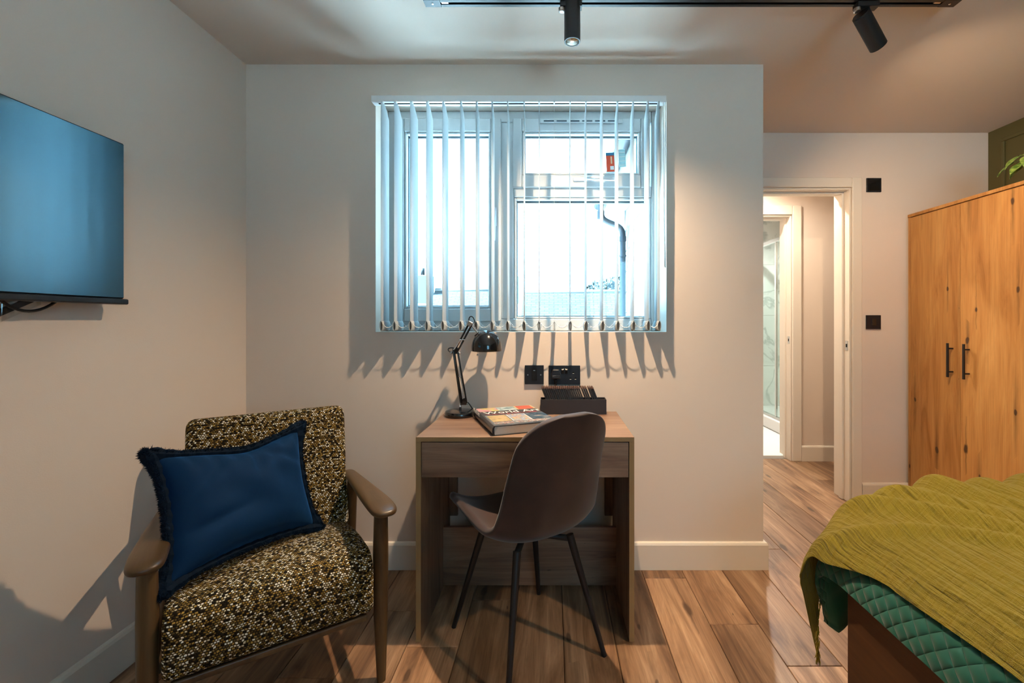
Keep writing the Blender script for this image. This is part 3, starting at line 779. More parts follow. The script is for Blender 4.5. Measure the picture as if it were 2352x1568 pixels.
# ------------------------------------------------------------------ television
tv = thing('television', 'flat black television on the left wall reflecting the window', 'television', (XL, 0, 0))
def screenmat():
    m, nt, b, N, L = newmat('tv_screen')
    b.inputs['Base Color'].default_value = (.004, .006, .008, 1); b.inputs['Roughness'].default_value = .085
    b.inputs['IOR'].default_value = 3.9; b.inputs['Specular Tint'].default_value = (.48, .82, 1, 1)
    return m
X0 = .055   # panel back, from wall
bx('panel', M_blackpl, tv, X0-.03, X0+.0095, .560, 1.449, 1.222, 1.716, .004)
bx('screen', screenmat(), tv, X0+.010, X0+.0125, .566, 1.444, 1.226, 1.711)
bx('chin', M_blackpl, tv, X0-.02, X0+.022, .556, 1.453, 1.204, 1.2215, .004)
bk = bx('wall_bracket', M_black, tv, .0005, X0-.031, .82, 1.18, 1.33, 1.60, .002)
MB().tube(bez((.03, 1.13, 1.23), (.035, 1.18, 1.16), (.035, 1.24, 1.16), (.03, 1.31, 1.235), 14), .004, 8).build('cable', M_rubber, tv, True)
MB().box(-.004, .004, -.008, .008, -.06, .06, Matrix.Translation((.014, 1.205, 1.195)) @ Matrix.Rotation(R(-62), 4, 'X')).build('bracket_arm', M_black, tv, bevel=.001)
b = MB(); b.grid(6, 8, lambda u, v: (.006+.012*math.sin(3*u+2*v)*.5+.006, 1.165+.10*u, 1.235-.085*(1-.55*u)*v), None)
b.build('plastic_sleeve', glass('clear_plastic', (.93, .93, .92), .12), tv, True, solid=.0008)

# ------------------------------------------------------------------ desk
DKX0, DKX1, DKY0, DKY1, DKZ = -.492, .292, 1.633, 2.098, .735
dk = thing('desk', 'small oak-effect desk with one drawer under the window', 'desk', ((DKX0+DKX1)/2, (DKY0+DKY1)/2, 0))
hw, hd_ = (DKX1-DKX0)/2, (DKY1-DKY0)/2
bx('desktop', M_deskX, dk, -hw, hw, -hd_+.001, hd_, DKZ-.016, DKZ, .0006)
bx('front_edging', M_edge, dk, -hw, hw, -hd_, -hd_+.0009, DKZ-.016, DKZ-.0003)
for s in (-1, 1):
    x0, x1 = (-hw, -hw+.018) if s < 0 else (hw-.018, hw)
    sp = bx('side_panel', M_deskZ, dk, x0, x1, -hd_+.001, hd_, .001, DKZ-.0162, .0006)
    bx('side_edging', M_edge, sp, x0, x1, -hd_, -hd_+.0009, .001, DKZ-.0164)
    bx('cleat', M_deskZ, dk, min(s*(hw-.0185), s*(hw-.055)), max(s*(hw-.0185), s*(hw-.055)), hd_-.018, hd_-.001, .262, DKZ-.0165, .0006)
dr = bx('drawer_front', M_deskX, dk, -hw+.020, hw-.020, -hd_+.003, -hd_+.021, .590, .7155, .0008)
bx('drawer_box', M_deskX, dr, -hw+.045, hw-.045, -hd_+.0215, hd_-.06, .605, .70)
bx('back_board', M_deskX, dk, -hw+.0185, hw-.0185, hd_-.135, hd_-.117, .012, .262, .0006)

# ------------------------------------------------------------------ desk lamp
lp = thing('desk_lamp', 'black swing-arm desk lamp with a dome shade', 'lamp', (-.408, 2.004, DKZ))
LX = lambda px: (px-1270)*2.004/1045+.408
LZ = lambda py: CAM_Z+(737-py)*2.004/1045-DKZ
MB().lathe([(.0001, .0005), (.066, .0005), (.068, .004), (.068, .016), (.064, .022), (.05, .025), (.0001, .027)], 40).build('base', M_gloss, lp, 'auto')
MB().tube([(0, 0, .0265), (0, 0, LZ(926))], .0055, 12).build('post', M_chrome, lp, True)
el = Vector((LX(1046), 0, LZ(806))); lo = Vector((LX(1065), 0, LZ(925))); tp = Vector((LX(1079), 0, LZ(744)))
def bar(name, a, b_, r, m=M_gloss, par=lp, n=10): return MB().tube([a, b_], r, n).build(name, m, par, 'auto')
for (o, yy) in ((-.010, .012), (-.010, -.012), (.013, 0)):
    d = Vector((o, yy, 0)); bar('lower_arm_bar', lo+d*1.0, el+d*.75, .0042)
for yy in (-.006, .006):
    bar('tension_spring', lo+Vector((.004, yy, .03)), lo.lerp(el, .5)+Vector((.006, yy, 0)), .0028, M_chrome)
bar('spring_pin', lo.lerp(el, .5)+Vector((-.008, 0, .002)), lo.lerp(el, .5)+Vector((.014, 0, .002)), .0018, M_chrome)
MB().prism([(lo.x-.012, lo.z-.008), (lo.x+.012, lo.z-.008), (lo.x+.014, lo.z+.012), (lo.x+.002, lo.z+.022), (lo.x-.011, lo.z+.012)], -.006, .006, 'xz').build('base_bracket', M_gloss, lp)
bar('hinge_bolt', lo+Vector((-.016, 0, -.004)), lo+Vector((.018, 0, -.004)), .0035, M_chrome)
MB().prism([(el.x-.012, el.z-.012), (el.x+.008, el.z-.012), (el.x+.014, el.z+.010), (el.x+.004, el.z+.024), (el.x-.011, el.z+.010)], -.010, .010, 'xz').build('elbow_bracket', M_gloss, lp, bevel=.002)
bar('hinge_bolt', el+Vector((-.018, 0, -.010)), el+Vector((.018, 0, -.010)), .0028, M_chrome)
for s in (-1, 1): MB().lathe([(.0001, -.005), (.0052, -.002), (.0052, .002), (.0001, .005)], 10, el+Vector((s*.019, 0, -.010))).build('hinge_knob', M_chrome, lp, True)
for (o, yy) in ((-.005, .008), (.009, -.004)):
    d = Vector((o, yy, -o*.4)); bar('upper_arm_bar', el+d, tp+d, .0042)
bar('tension_spring', el+Vector((-.006, -.010, .006)), el.lerp(tp, .42)+Vector((-.002, -.012, 0)), .0030, M_chrome)
bar('spring_pin', el.lerp(tp, .42)+Vector((-.006, -.010, 0)), el.lerp(tp, .42)+Vector((.020, -.010, 0)), .0020, M_chrome)
MB().box(-.012, .012, -.009, .009, -.010, .012, Matrix.Translation(tp) @ Matrix.Rotation(R(30), 4, 'Y')).build('head_joint', M_chrome, lp, bevel=.003)
sc = Vector((LX(1117.5), 0, LZ(806)))
# neck from joint down to the shade
bar('neck', tp+Vector((.006, 0, -.002)), sc+Vector((-.036, 0, .078)), .0052, M_chrome)
nk = MB().tube([sc+Vector((-.044, 0, .076)), sc+Vector((-.030, 0, .060))], [.013, .016], 16).build('lamp_holder', M_gloss, lp, 'auto')
prof = [(.0655, 0), (.066, .003)]+[(.066*math.cos(a), .012+.080*math.sin(a)) for a in [R(k) for k in range(0, 90, 9)]]+[(.0005, .092)]
b = MB(); n = 40
for (r, z) in prof:
    for k in range(n):
        a = 2*math.pi*k/n; b.v.append((sc.x+r*math.cos(a), sc.y+r*math.sin(a), sc.z+z))
for i in range(len(prof)-1):
    for k in range(n): b.f.append((i*n+k, i*n+(k+1) % n, (i+1)*n+(k+1) % n, (i+1)*n+k))
shd = b.build('shade', M_gloss, lp, True, solid=.0012, off=-1)
MB().lathe([(.0001, -.004), (.022, -.002), (.026, .012), (.014, .040), (.014, .055), (.0001, .055)], 18, sc+Vector((0, 0, .014))).build('bulb', mat('frosted_bulb', (.85, .85, .8), .4), lp, True)
sw = MB().tube([sc+Vector((-.035, -.03, .006)), sc+Vector((-.035, -.03, -.012))], .0012, 6).build('switch_rod', M_chrome, lp)
MB().lathe([(.0001, -.006), (.0045, -.003), (.0045, .001), (.0001, .003)], 10, sc+Vector((-.035, -.03, -.014))).build('switch_knob', M_chrome, sw, True)
MB().tube(bez(tp+Vector((-.004, 0, .008)), tp+Vector((-.006, -.012, .045)), tp+Vector((.026, -.012, .045)), tp+Vector((.024, 0, -.012)), 16), .0024, 8).build('cable_loop', M_rubber, lp, True)
MB().tube(bez(el+Vector((-.002, .004, .012)), el+Vector((-.045, .004, .022)), el+Vector((-.040, .004, -.008)), el+Vector((-.006, .004, -.006)), 16), .0026, 8).build('cable_loop', M_rubber, lp, True)
MB().tube(bez(lo+Vector((.016, .012, .0)), lo+Vector((.03, .03, -.02)), lo+Vector((.035, .06, -.055)), (.052, .070, .0032), 14)+[Vector((.056, .092, .0032)), Vector((.058, .0995, -.004)), Vector((.058, .0995, -.10))], .0026, 8).build('cable', M_rubber, lp, True)

# ------------------------------------------------------------------ book
ang = math.atan2(.36, .93)
bk = thing('art_book', 'thick World Art hardback with picture cover on the desk', 'book', (-.2130, 1.648, DKZ+.0003), ang)
BW, BL, BT = .252, .345, .036     # width (x), length (y), thickness
M_cover = mat('book_cover_black', '#23252b', .3, coat=.3); M_page = mat('book_pages', '#d9d0c6', .8, bump=.5, bscale=500)
bx('back_cover', M_cover, bk, 0, BW, 0, BL, 0, .003, .0008)
bx('front_cover', M_cover, bk, 0, BW, 0, BL, BT-.003, BT, .0008)
MB().prism([(.0, .0), (-.006, .008), (-.0075, BT/2), (-.006, BT-.008), (0, BT), (.003, BT-.003), (-.002, BT/2), (.003, .003)], 0, BL, 'xz').build('spine', M_cover, bk, 'auto')
bx('page_block', M_page, bk, .002, BW-.004, .004, BL-.004, .0032, BT-.0032)
def artmat(name, cols, scale=18, dist=2.0, seed=0.0):
    m, nt, b_, N, L = newmat(name)
    tc = N('ShaderNodeTexCoord'); nz = N('ShaderNodeTexNoise'); nz.noise_dimensions = '4D'; nz.inputs['W'].default_value = seed
    nz.inputs['Scale'].default_value = scale; nz.inputs['Detail'].default_value = 3; nz.inputs['Distortion'].default_value = dist
    L(tc.outputs['Object'], nz.inputs['Vector'])
    rp = N('ShaderNodeValToRGB'); e = rp.color_ramp.elements
    while len(e) < len(cols): e.new(.5)
    for i, c in enumerate(cols): e[i].position = .32+.36*i/(len(cols)-1); e[i].color = srgb(c)
    L(nz.outputs['Fac'], rp.inputs[0]); L(rp.outputs[0], b_.inputs['Base Color']); b_.inputs['Roughness'].default_value = .45; b_.inputs['Specular IOR Level'].default_value = .2
    return m
zt_ = BT+.0002
def pic(m, x0, x1, y0, y1, par=bk, dz=0): return bx('cover_picture', m, par, x0, x1, y0, y1, zt_+dz, zt_+.0004+dz)
M_band = mat('cover_grey_band', '#3a3940', .5, spec=.2)
pic(M_band, .006, .250, .185, .262)
pic(artmat('art_pink_yellow', ['#b0606f', '#b98a9a', '#a9a35e', '#c4c792'], 14, 1, 1.0), .004, .088, .265, .343)
pic(artmat('art_grey_sea', ['#466673', '#7d98a1', '#a3b5ba', '#b9c6c8'], 16, 1.5, 2.0), .0885, .168, .265, .343)
pr = pic(mat('art_cream', '#b9ab84', .5), .1685, .250, .265, .343)
for y0 in (.270, .307): pic(mat('art_coral', '#b1483c', .5) if y0 < .3 else bpy.data.materials['art_coral'], .176, .243, y0, y0+.031, pr, .0005)
pic(artmat('art_slate_ground', ['#353d47', '#4c4e55', '#5a646b', '#6d7d82'], 10, 1, 3.0), .006, .250, .012, .184)
pic(artmat('art_straw_field', ['#57514f', '#96835f', '#ab9569', '#9f8b70'], 22, 1, 4.0), .012, .086, .062, .174, bk, .0006)
pf = pic(mat('art_white_border', '#b4bcc6', .5), .090, .168, .060, .176, bk, .0006)
pic(artmat('art_rainbow_swirl', ['#24405e', '#9aa9c0', '#48699a', '#b8aa68', '#ac5142', '#b0a680'], 26, 3, 5.0), .095, .163, .066, .170, pf, .0012)
pic(artmat('art_blue_rocks', ['#152e45', '#33495a', '#56636f', '#a08a80'], 18, 2, 6.0), .172, .248, .062, .178, bk, .0006)
pic(artmat('art_lettered_strip', ['#5b7c82', '#98a3a0', '#8f6258', '#38535a', '#a3aaa4'], 60, 1, 7.0), .010, .248, .020, .056, bk, .0006)
M_ttl = mat('title_white', '#efefea', .4); M_sub = mat('subtitle_red', '#c8525a', .4)
text_mesh('title', 'World Art', .062, M_ttl, bk, (.014, .212, zt_+.0008), sx=.88)
text_mesh('subtitle', 'THE ESSENTIAL ILLUSTRATED HISTORY', .0155, M_sub, bk, (.012, .193, zt_+.0008), sx=.82, space=1.0)
text_mesh('spine_title', 'World Art', .028, M_ttl, bk, (-.0080, .335, BT/2+.010), (R(90), R(0), R(-90)), extrude=.0002)

# ------------------------------------------------------------------ box of sleeves
bxw, bxd, bxh = .295, .066, .066
bt = thing('card_box', 'open black card box on the desk full of dark sleeves', 'box', (.0915, 2.030+bxd/2, DKZ+.0003))
M_box = mat('black_card', '#211d21', .55, bump=.1, bscale=300)
t = .004
bx('bottom', M_box, bt, -bxw/2, bxw/2, -bxd/2, bxd/2, 0, t)
for n_, a in (('front', (-bxw/2, bxw/2, -bxd/2, -bxd/2+t)), ('back', (-bxw/2, bxw/2, bxd/2-t, bxd/2)), ('side', (-bxw/2, -bxw/2+t, -bxd/2+t, bxd/2-t)), ('side', (bxw/2-t, bxw/2, -bxd/2+t, bxd/2-t))):
    bx(n_+'_wall', M_box, bt, a[0], a[1], a[2], a[3], t+.0001, bxh, .0008)
M_slv = mat('sleeve_black', '#14161c', .5); M_curl = mat('sleeve_top', '#5a4038', .5)
ORD = 'second third fourth fifth sixth seventh eighth ninth tenth eleventh twelfth thirteenth fourteenth fifteenth sixteenth seventeenth eighteenth nineteenth twentieth twenty-first twenty-second twenty-third twenty-fourth'.split()
NSL = 25; lean = R(21); Hs = .118
for i in range(NSL):
    x = .0915-bxw/2+.050+i*.0091+(.004 if i > 18 else 0)+(.004 if i > 21 else 0)
    lab = 'black paper sleeve, leftmost one in the open card box' if i == 0 else 'black paper sleeve, rightmost one in the open card box' if i == NSL-1 else 'black paper sleeve in the open card box, '+ORD[i-1]+' from the left'
    s = thing('paper_sleeve', lab, 'sleeve', (x, 2.030+bxd/2, DKZ+.0065), 0, 'sleeves in the card box')
    s.rotation_euler = (0, -lean, 0)
    bx('body', M_slv, s, -.0036, .0036, -.027, .027, 0, Hs+random.uniform(-.002, .002)-.004, .0005)
    MB().tube([(0, -.027, Hs), (0, .027, Hs)], .0040, 8).build('rolled_top', M_curl, s, 'auto')

# ------------------------------------------------------------------ shell chair
sc_ = thing('shell_chair', 'brown suede shell chair with black legs at the desk', 'chair', (-.098, 1.639, 0), R(33.7))
# profile: front edge of seat -> top of back (local y forward)
PR = [(.240, .432), (.222, .450), (.16, .455), (.06, .444), (-.04, .432), (-.12, .434), (-.178, .468), (-.210, .535), (-.234, .625), (-.258, .715), (-.280, .795), (-.298, .868)]
HWd = [.205, .207, .210, .214, .214, .210, .201, .191, .182, .174, .167, .162]
def lerp_list(A, t):
    k = t*(len(A)-1); i = min(int(k), len(A)-2); f = k-i
    return A[i], A[i+1], f
def cr(A, t):
    n = len(A)-1; k = t*n; i = min(int(k), n-1); f = k-i
    g = lambda j: A[max(0, min(n, j))]
    p0, p1, p2, p3 = g(i-1), g(i), g(i+1), g(i+2)
    h = lambda a, b_, c, d: .5*((2*b_)+(-a+c)*f+(2*a-5*b_+4*c-d)*f*f+(-a+3*b_-3*c+d)*f**3)
    return tuple(h(*q) for q in zip(p0, p1, p2, p3)) if isinstance(p0, tuple) else h(p0, p1, p2, p3)
def shell(u, v):
    s = 2*u-1; y, z = cr(PR, v); w_ = cr(HWd, v)
    # tangent/normal in profile
    y2, z2 = cr(PR, min(1, v+.01)); y1, z1 = cr(PR, max(0, v-.01)); ty, tz = y2-y1, z2-z1; l = math.hypot(ty, tz); ty, tz = ty/l, tz/l
    ny, nz = -tz, ty      # towards the sitter
    if ny < 0 and v > .6: ny, nz = -ny, -nz
    if nz < 0 and v <= .6: ny, nz = -ny, -nz
    k = .058*(1-abs(2*v-1)**3*.55) if v > .15 else .03+.19*v
    c = (abs(s)**2.6)*k
    f_ = 1
    if v > .84: f_ = max(.06, 1-((v-.84)/.16)**2.4)**.5
    if v < .16: f_ = max(.22, 1-((.16-v)/.16)**2.6)**.5
    w_ *= f_; c *= f_*f_
    return (s*w_, y+ny*c, z+nz*c)
def vmap(v): return .5-.5*math.cos(math.pi*v)*(.35)-.325*(1-2*v) 
b = MB().grid(26, 60, lambda u, v: shell(u, max(0, min(1, vmap(v)))))
b.build('shell', M_suede, sc_, True, solid=.026, subs=1, off=0)
legs = [((-.187, -.2125), (-.105, -.125)), ((.187, -.2125), (.105, -.125)), ((-.187, .2125), (-.105, .120)), ((.187, .2125), (.105, .120))]
for (bx_, by), (tx, ty) in legs:
    g = MB().tube([(tx, ty, .405), (bx_, by, .006)], [.0135, .0085], 14).build('leg', M_black, sc_, 'auto')
    MB().tube([(bx_, by, .0059), (bx_-.0015 if bx_ < 0 else bx_+.0015, by*1.006, .0005)], [.0088, .0088], 12).build('foot', M_blackpl, g, 'auto')
for a, c in (((-.105, -.125, .400), (.105, .120, .400)), ((.105, -.125, .392), (-.105, .120, .392))):
    MB().tube([a, c], .0105, 10).build('cross_bar', M_black, sc_, True)
bx('seat_plate', M_black, sc_, -.07, .07, -.07, .07, .405, .414, .002)

# ------------------------------------------------------------------ armchair
ATH = R(35)
ac = thing('armchair', 'tweed armchair with brown wooden arms in the corner', 'armchair', (-.553, 1.463, 0), ATH)
# local: +x towards right leg, +y towards the back; right front leg at the origin, left front leg at x=-.565
AW = .565
def sweep(prof, x0, x1, rr, name, m, par, n=8, mid=40, crown=.0):
    """closed (y,z) profile swept along x with rounded ends"""
    cy = sum(p[0] for p in prof)/len(prof); cz = sum(p[1] for p in prof)/len(prof)
    b = MB()
    st = [(x0+rr*(1-math.sin(math.pi/2*k/n)), math.sin(math.pi/2*k/n)) for k in range(n, -1, -1)]
    st = st+[(x0+rr+(x1-x0-2*rr)*k/mid, 0) for k in range(1, mid)]+[(x1-(q[0]-x0), q[1]) for q in reversed(st)]
    P = prof; m_ = len(P); arc = [0]
    for i in range(m_): arc.append(arc[-1]+math.dist(P[i], P[(i+1) % m_]))
    for (x, c) in st:
        ins = rr*(1-math.sqrt(max(0, 1-c*c))) if c < 1 else rr
        cr_ = crown*(1-((x-(x0+x1)/2)/((x1-x0)/2))**2)
        for i in range(m_+1):
            y, z = P[i % m_]; d = math.hypot(y-cy, z-cz); f = max(.05, 1-ins/d)
            b.v.append((x, cy+(y-cy)*f, cz+(z-cz)*f+(cr_ if z > cz else 0))); b.uv[len(b.v)-1] = (x, arc[i])
    for k in range(len(st)-1):
        for i in range(m_):
            a = k*(m_+1)+i; b.f.append((a, a+1, a+m_+2, a+m_+1))
    b.f.append(tuple(range(m_))); b.f.append(tuple((len(st)-1)*(m_+1)+i for i in range(m_)))
    return b.build(name, m, par, True)
def roundpoly(P, r, k=5):
    out = []; n = len(P)
    for i in range(n):
        p, a, c = Vector(P[i]), Vector(P[i-1]), Vector(P[(i+1) % n]); rr = r[i]
        d0 = (a-p); d1 = (c-p); q0 = p+d0.normalized()*rr; q1 = p+d1.normalized()*rr
        for j in range(k+1):
            t_ = j/k; out.append(tuple(q0*(1-t_)**2+p*2*t_*(1-t_)+q1*t_*t_))
    # resample long edges
    res = []
    for i in range(len(out)):
        a, c = Vector(out[i]), Vector(out[(i+1) % len(out)]); l = (c-a).length; m_ = max(1, int(l/.03))
        for j in range(m_): res.append(tuple(a.lerp(c, j/m_)))
    return res
seatP = roundpoly([(-.050, .250), (-.048, .428), (.20, .424), (.50, .352), (.50, .245), (.20, .240)], [.03, .075, .08, .02, .02, .02])
sweep(seatP, -AW+.030, -.030, .022, 'seat_cushion', M_tweed, ac, crown=.008)
backP = roundpoly([(.400, .345), (.505, .808), (.578, .798), (.480, .300)], [.02, .032, .032, .02])
sweep(backP, -AW+.040, -.018, .026, 'back_cushion', M_tweed, ac)
sf = MB().box(-AW+.045, -.045, -.025, .46, .218, .2385).build('seat_frame', M_chairwood, ac, bevel=.006)
def armrest(x0):
    secs = []
    ys = [-.078, -.072, -.055, -.03, .02, .10, .20, .30, .40, .48, .515, .53]
    hw_ = [.010, .026, .036, .040, .041, .039, .035, .030, .025, .022, .018, .008]
    hz = [.004, .010, .014, .0165, .0175, .0175, .0165, .016, .015, .014, .011, .004]
    b = MB(); n = 20
    for y, a, h in zip(ys, hw_, hz):
        zc = .556 - .028*max(0, y-.02)/.5 + (.022 if y > .45 else 0)*0
        xc = x0 + .0
        for k in range(n):
            t_ = 2*math.pi*k/n; c, s = math.cos(t_), math.sin(t_)
            b.v.append((xc+a*math.copysign(abs(c)**.7, c), y, zc+h*math.copysign(abs(s)**.75, s)))
    for i in range(len(ys)-1):
        for k in range(n): b.f.append((i*n+k, i*n+(k+1) % n, (i+1)*n+(k+1) % n, (i+1)*n+k))
    b.f.append(tuple(range(n))); b.f.append(tuple((len(ys)-1)*n+k for k in range(n)))
    return b.build('armrest', M_chairwood, ac, True, subs=1)
for x in (0, -AW):
    armrest(x)
    MB().tube([(x, 0, .545), (x, .004, .40), (x, .002, .20), (x, -.004, .0008)], [.021, .0235, .0215, .0135], 18).build('front_leg', M_chairwoodZ, ac, 'auto')
    MB().tube([(x, .430, .530), (x, .470, .30), (x, .540, .0008)], [.019, .021, .0135], 16).build('rear_leg', M_chairwoodZ, ac, 'auto')
    MB().tube([(x, .01, .262), (x, .24, .262), (x, .455, .255)], .016, 12).build('side_rail', M_chairwood, ac, 'auto')
    sg_ = .02 if x < 0 else -.02
    MB().tube([(x, .02, .262), (x+sg_*3, .02, .262)], .013, 10).build('dowel', M_chairwood, ac, True)

# ------------------------------------------------------------------ cushion
cu = thing('cushion', 'navy velvet cushion with a fringed edge on the armchair', 'cushion', (-.95, 1.42, .42))
o0 = Vector((-.95, 1.42, .42))
BLc, BRc, TRc, TLc = [Vector(p)-o0 for p in ((-1.000, 1.175, .462), (-.842, 1.610, .428), (-.925, 1.650, .762), (-1.120, 1.275, .772))]
nrm = (BRc-BLc).cross(TLc-BLc).normalized()
if nrm.y > 0: nrm = -nrm
def cush(u, v, side):
    s, t_ = 2*u-1, 2*v-1
    # concave edges between the corners
    pin = .115
    su = s*(1-pin*(1-t_*t_)); tu = t_*(1-pin*1.4*(1-s*s))
    if t_ > 0: tu -= .09*math.exp(-((s-.12)/.40)**2)*t_**2
    uu, vv = (su+1)/2, (tu+1)/2
    p = BLc*(1-uu)*(1-vv)+BRc*uu*(1-vv)+TRc*uu*vv+TLc*(1-uu)*vv
    h = .066*((1-s**4)*(1-t_**4))**.62
    wr = .006*mnoise.noise(Vector((s*2.2, t_*2.2, side*3)))+.004*math.sin(7*s+5*t_)*(1-s*s)*(1-t_*t_)
    edge = min(1, (1-abs(s))*6)*min(1, (1-abs(t_))*6)
    pl_ = .007*math.sin(24*s+3*t_)*math.exp(-(1-t_)*4)*edge
    for (cs, ct, an, l_, w_, h_) in ((-.55, .55, .9, .5, .10, -.012), (.55, .60, -.7, .5, .09, -.012), (-.62, -.35, .2, .45, .10, -.010), (.15, .62, 1.3, .35, .10, -.012)):
        du, dv = s-cs, t_-ct; p_ = du*math.cos(an)+dv*math.sin(an); q_ = -du*math.sin(an)+dv*math.cos(an)
        pl_ += h_*math.exp(-(p_/l_)**2-(q_/w_)**2)
    return p+nrm*side*(h+(wr+pl_)*edge)
b = MB().grid(44, 36, lambda u, v: cush(u, v, 1)); b.grid(44, 36, lambda u, v: cush(u, v, -.7))
b.build('cover', M_velvet, cu, True)
loop = [(i/50, 0) for i in range(50)]+[(1, i/40) for i in range(40)]+[(1-i/50, 1) for i in range(50)]+[(0, 1-i/40) for i in range(40)]
cen = (BLc+BRc+TRc+TLc)/4
pts = []
for (u, v) in loop:
    p = cush(u, v, 0); q = p-cen; pts.append(p+q.normalized()*.008)
def corner(i): return max(math.exp(-(min(abs(i-c), 180-abs(i-c))/5.0)**2) for c in (0, 50, 90, 140))
pts = [p+(p-cen).normalized()*.006*corner(i) for i, p in enumerate(pts)]
fr = MB(); fr.tube(pts, [.0120+.0020*math.sin(i*1.7)+.0085*corner(i) for i in range(len(pts))], 8, closed=True)
rnd = random.Random(5)
for i, p in enumerate(pts):
    out = (p-cen).normalized(); tg = (pts[(i+1) % len(pts)]-pts[i-1]).normalized()
    for k in range(int(52+50*corner(i))):
        base = p+tg*rnd.uniform(-.005, .005); d = (out*rnd.uniform(.2, 1.2)+nrm*rnd.uniform(-1, 1)+tg*rnd.uniform(-.5, .5)).normalized()
        g_ = .0085*corner(i); a = base+d*(.008+g_); e_ = base+d*(rnd.uniform(.0155, .0195)+g_); s_ = d.orthogonal().normalized()*.0014; s2_ = d.cross(s_).normalized()*.0014; q = len(fr.v)
        fr.v += [tuple(a+s_), tuple(a-s_*.5+s2_), tuple(a-s_*.5-s2_), tuple(e_)]
        fr.f += [(q, q+1, q+3), (q+1, q+2, q+3), (q+2, q, q+3)]
tag(fr.build('fringe', M_fringe, cu, fix=False), kind='stuff')

# ------------------------------------------------------------------ wardrobe
WF = 2.24
wd = thing('wardrobe', 'two-door oak wardrobe beyond the bed with black bar handles', 'wardrobe', (WF, 0, 0))
Y0, Y1, ZT, WD = 2.105, 2.868, 1.82, .50
bx('top_panel', M_wardZ, wd, -.004, WD, Y0-.018, Y1, ZT-.018, ZT, .001)
bx('side_panel', M_wardZ, wd, 0, WD, Y1-.018, Y1, .001, ZT-.0182, .0008)
bx('side_panel', M_wardZ, wd, 0, WD, Y0-.018, Y0, .001, ZT-.0182, .0008)
bx('carcass', M_dark, wd, .022, WD-.002, Y0+.0005, Y1-.0185, .06, ZT-.0185)
bx('plinth', M_wardZ, wd, .012, .030, Y0+.0005, Y1-.0185, .001, .059)
ys_ = 2.503
for (a, c, hy) in ((ys_+.0012, Y1-.0195, 2.549), (Y0+.0012, ys_-.0012, 2.449)):
    dw = bx('door', M_wardZ, wd, .0005, .0185, a, c, .062, ZT-.0225, .0008)
    hd = MB().box(-.034, -.025, hy-.005, hy+.005, .838, 1.028).build('handle', M_black, dw, bevel=.0008)
    for z in (.868, .998): bx('handle_post', M_black, hd, -.025, .0004, hy-.004, hy+.004, z-.004, z+.004)

# plant on the wardrobe
pt = thing('potted_plant', 'small green leafy plant in a pot on the wardrobe', 'plant', (2.375, 2.175, ZT+.0005))
MB().lathe([(.0001, 0), (.048, 0), (.060, .085), (.062, .095), (.056, .095), (.054, .08), (.0001, .078)], 28).build('pot', mat('pot_clay', '#c9c2b4', .6), pt, 'auto')
def leafmat():
    m, nt, b_, N, L = newmat('veined_leaf')
    tc = N('ShaderNodeTexCoord'); wv = N('ShaderNodeTexNoise'); wv.inputs['Scale'].default_value = 70; L(tc.outputs['Object'], wv.inputs['Vector'])
    rp = N('ShaderNodeValToRGB'); e = rp.color_ramp.elements; e[0].position = .35; e[0].color = srgb('#3c5f1e'); e[1].position = .65; e[1].color = srgb('#86a04a')
    L(wv.outputs['Fac'], rp.inputs[0]); L(rp.outputs[0], b_.inputs['Base Color']); b_.inputs['Roughness'].default_value = .45
    bp = N('ShaderNodeBump'); bp.inputs['Strength'].default_value = .4; L(wv.outputs['Fac'], bp.inputs['Height']); L(bp.outputs['Normal'], b_.inputs['Normal'])
    return m
M_leaf = leafmat()
rnd = random.Random(11)
leaves = [(184, .205, -.02, .062), (200, .215, .02, .064), (172, .190, .05, .060), (214, .20, -.01, .060), (192, .150, .09, .062), (155, .19, .02, .06), (232, .16, .03, .06), (240, .12, .09, .06), (270, .13, .08, .07), (300, .15, .05, .07), (340, .14, .08, .07), (20, .14, .06, .07), (70, .13, .09, .07), (110, .15, .05, .07)]
for (a, reach, hz_, ln) in leaves:
    a = R(a); d = Vector((math.cos(a), math.sin(a), 0)); sd = Vector((-d.y, d.x, 0))
    tipb = d*(reach-ln)+Vector((0, 0, .095+hz_*.6))
    def lf(u, v):
        s = 2*u-1; wd_ = ln*.46*math.sin(math.pi*min(1, v*.96+.04)**.8)
        z = -.85*ln*v - .25*ln*(v-.35)**2*2 + .008*abs(s)
        return tipb+d*ln*v+sd*s*wd_+Vector((0, 0, z))
    l = MB().grid(8, 12, lf).build('leaf', M_leaf, pt, True, solid=.0012)
    MB().tube(bez((0, 0, .078), (d*.02)+Vector((0, 0, .13)), d*(reach-ln)*.6+Vector((0, 0, .12+hz_*.6)), tipb+Vector((0, 0, -.001)), 8), .0018, 6).build('stem', M_leaf, l, True)

# ------------------------------------------------------------------ bed
XB, YBF, YBN = .835, 1.290, -.08
bd = thing('bed', 'bed with a dark wooden foot board beside the doorway', 'bed', (XB, 0, 0))
bx('foot_board', M_bedwood, bd, 0, .030, YBN, YBF, .001, .40, .002)
bx('side_rail', M_bedwood, bd, .0302, XR-XB-.03, YBF-.035, YBF-.003, .12, .36, .002)
bx('side_rail', M_bedwood, bd, .0302, XR-XB-.03, YBN+.003, YBN+.035, .12, .36, .002)
bx('head_board', M_bedwood, bd, XR-XB-.045, XR-XB-.014, YBN, YBF, .001, 1.0, .003)
bx('slat_base', M_bedwood, bd, .031, XR-XB-.05, YBN+.036, YBF-.036, .28, .30)
mt = tag(MB().box(XB+.04, XR-.05, YBN+.02, YBF+.03, .302, .52).build('mattress', mat('mattress_ticking', (.75, .74, .7), .8), bevel=.04, seg=4), 'white mattress under the teal quilt', 'mattress')

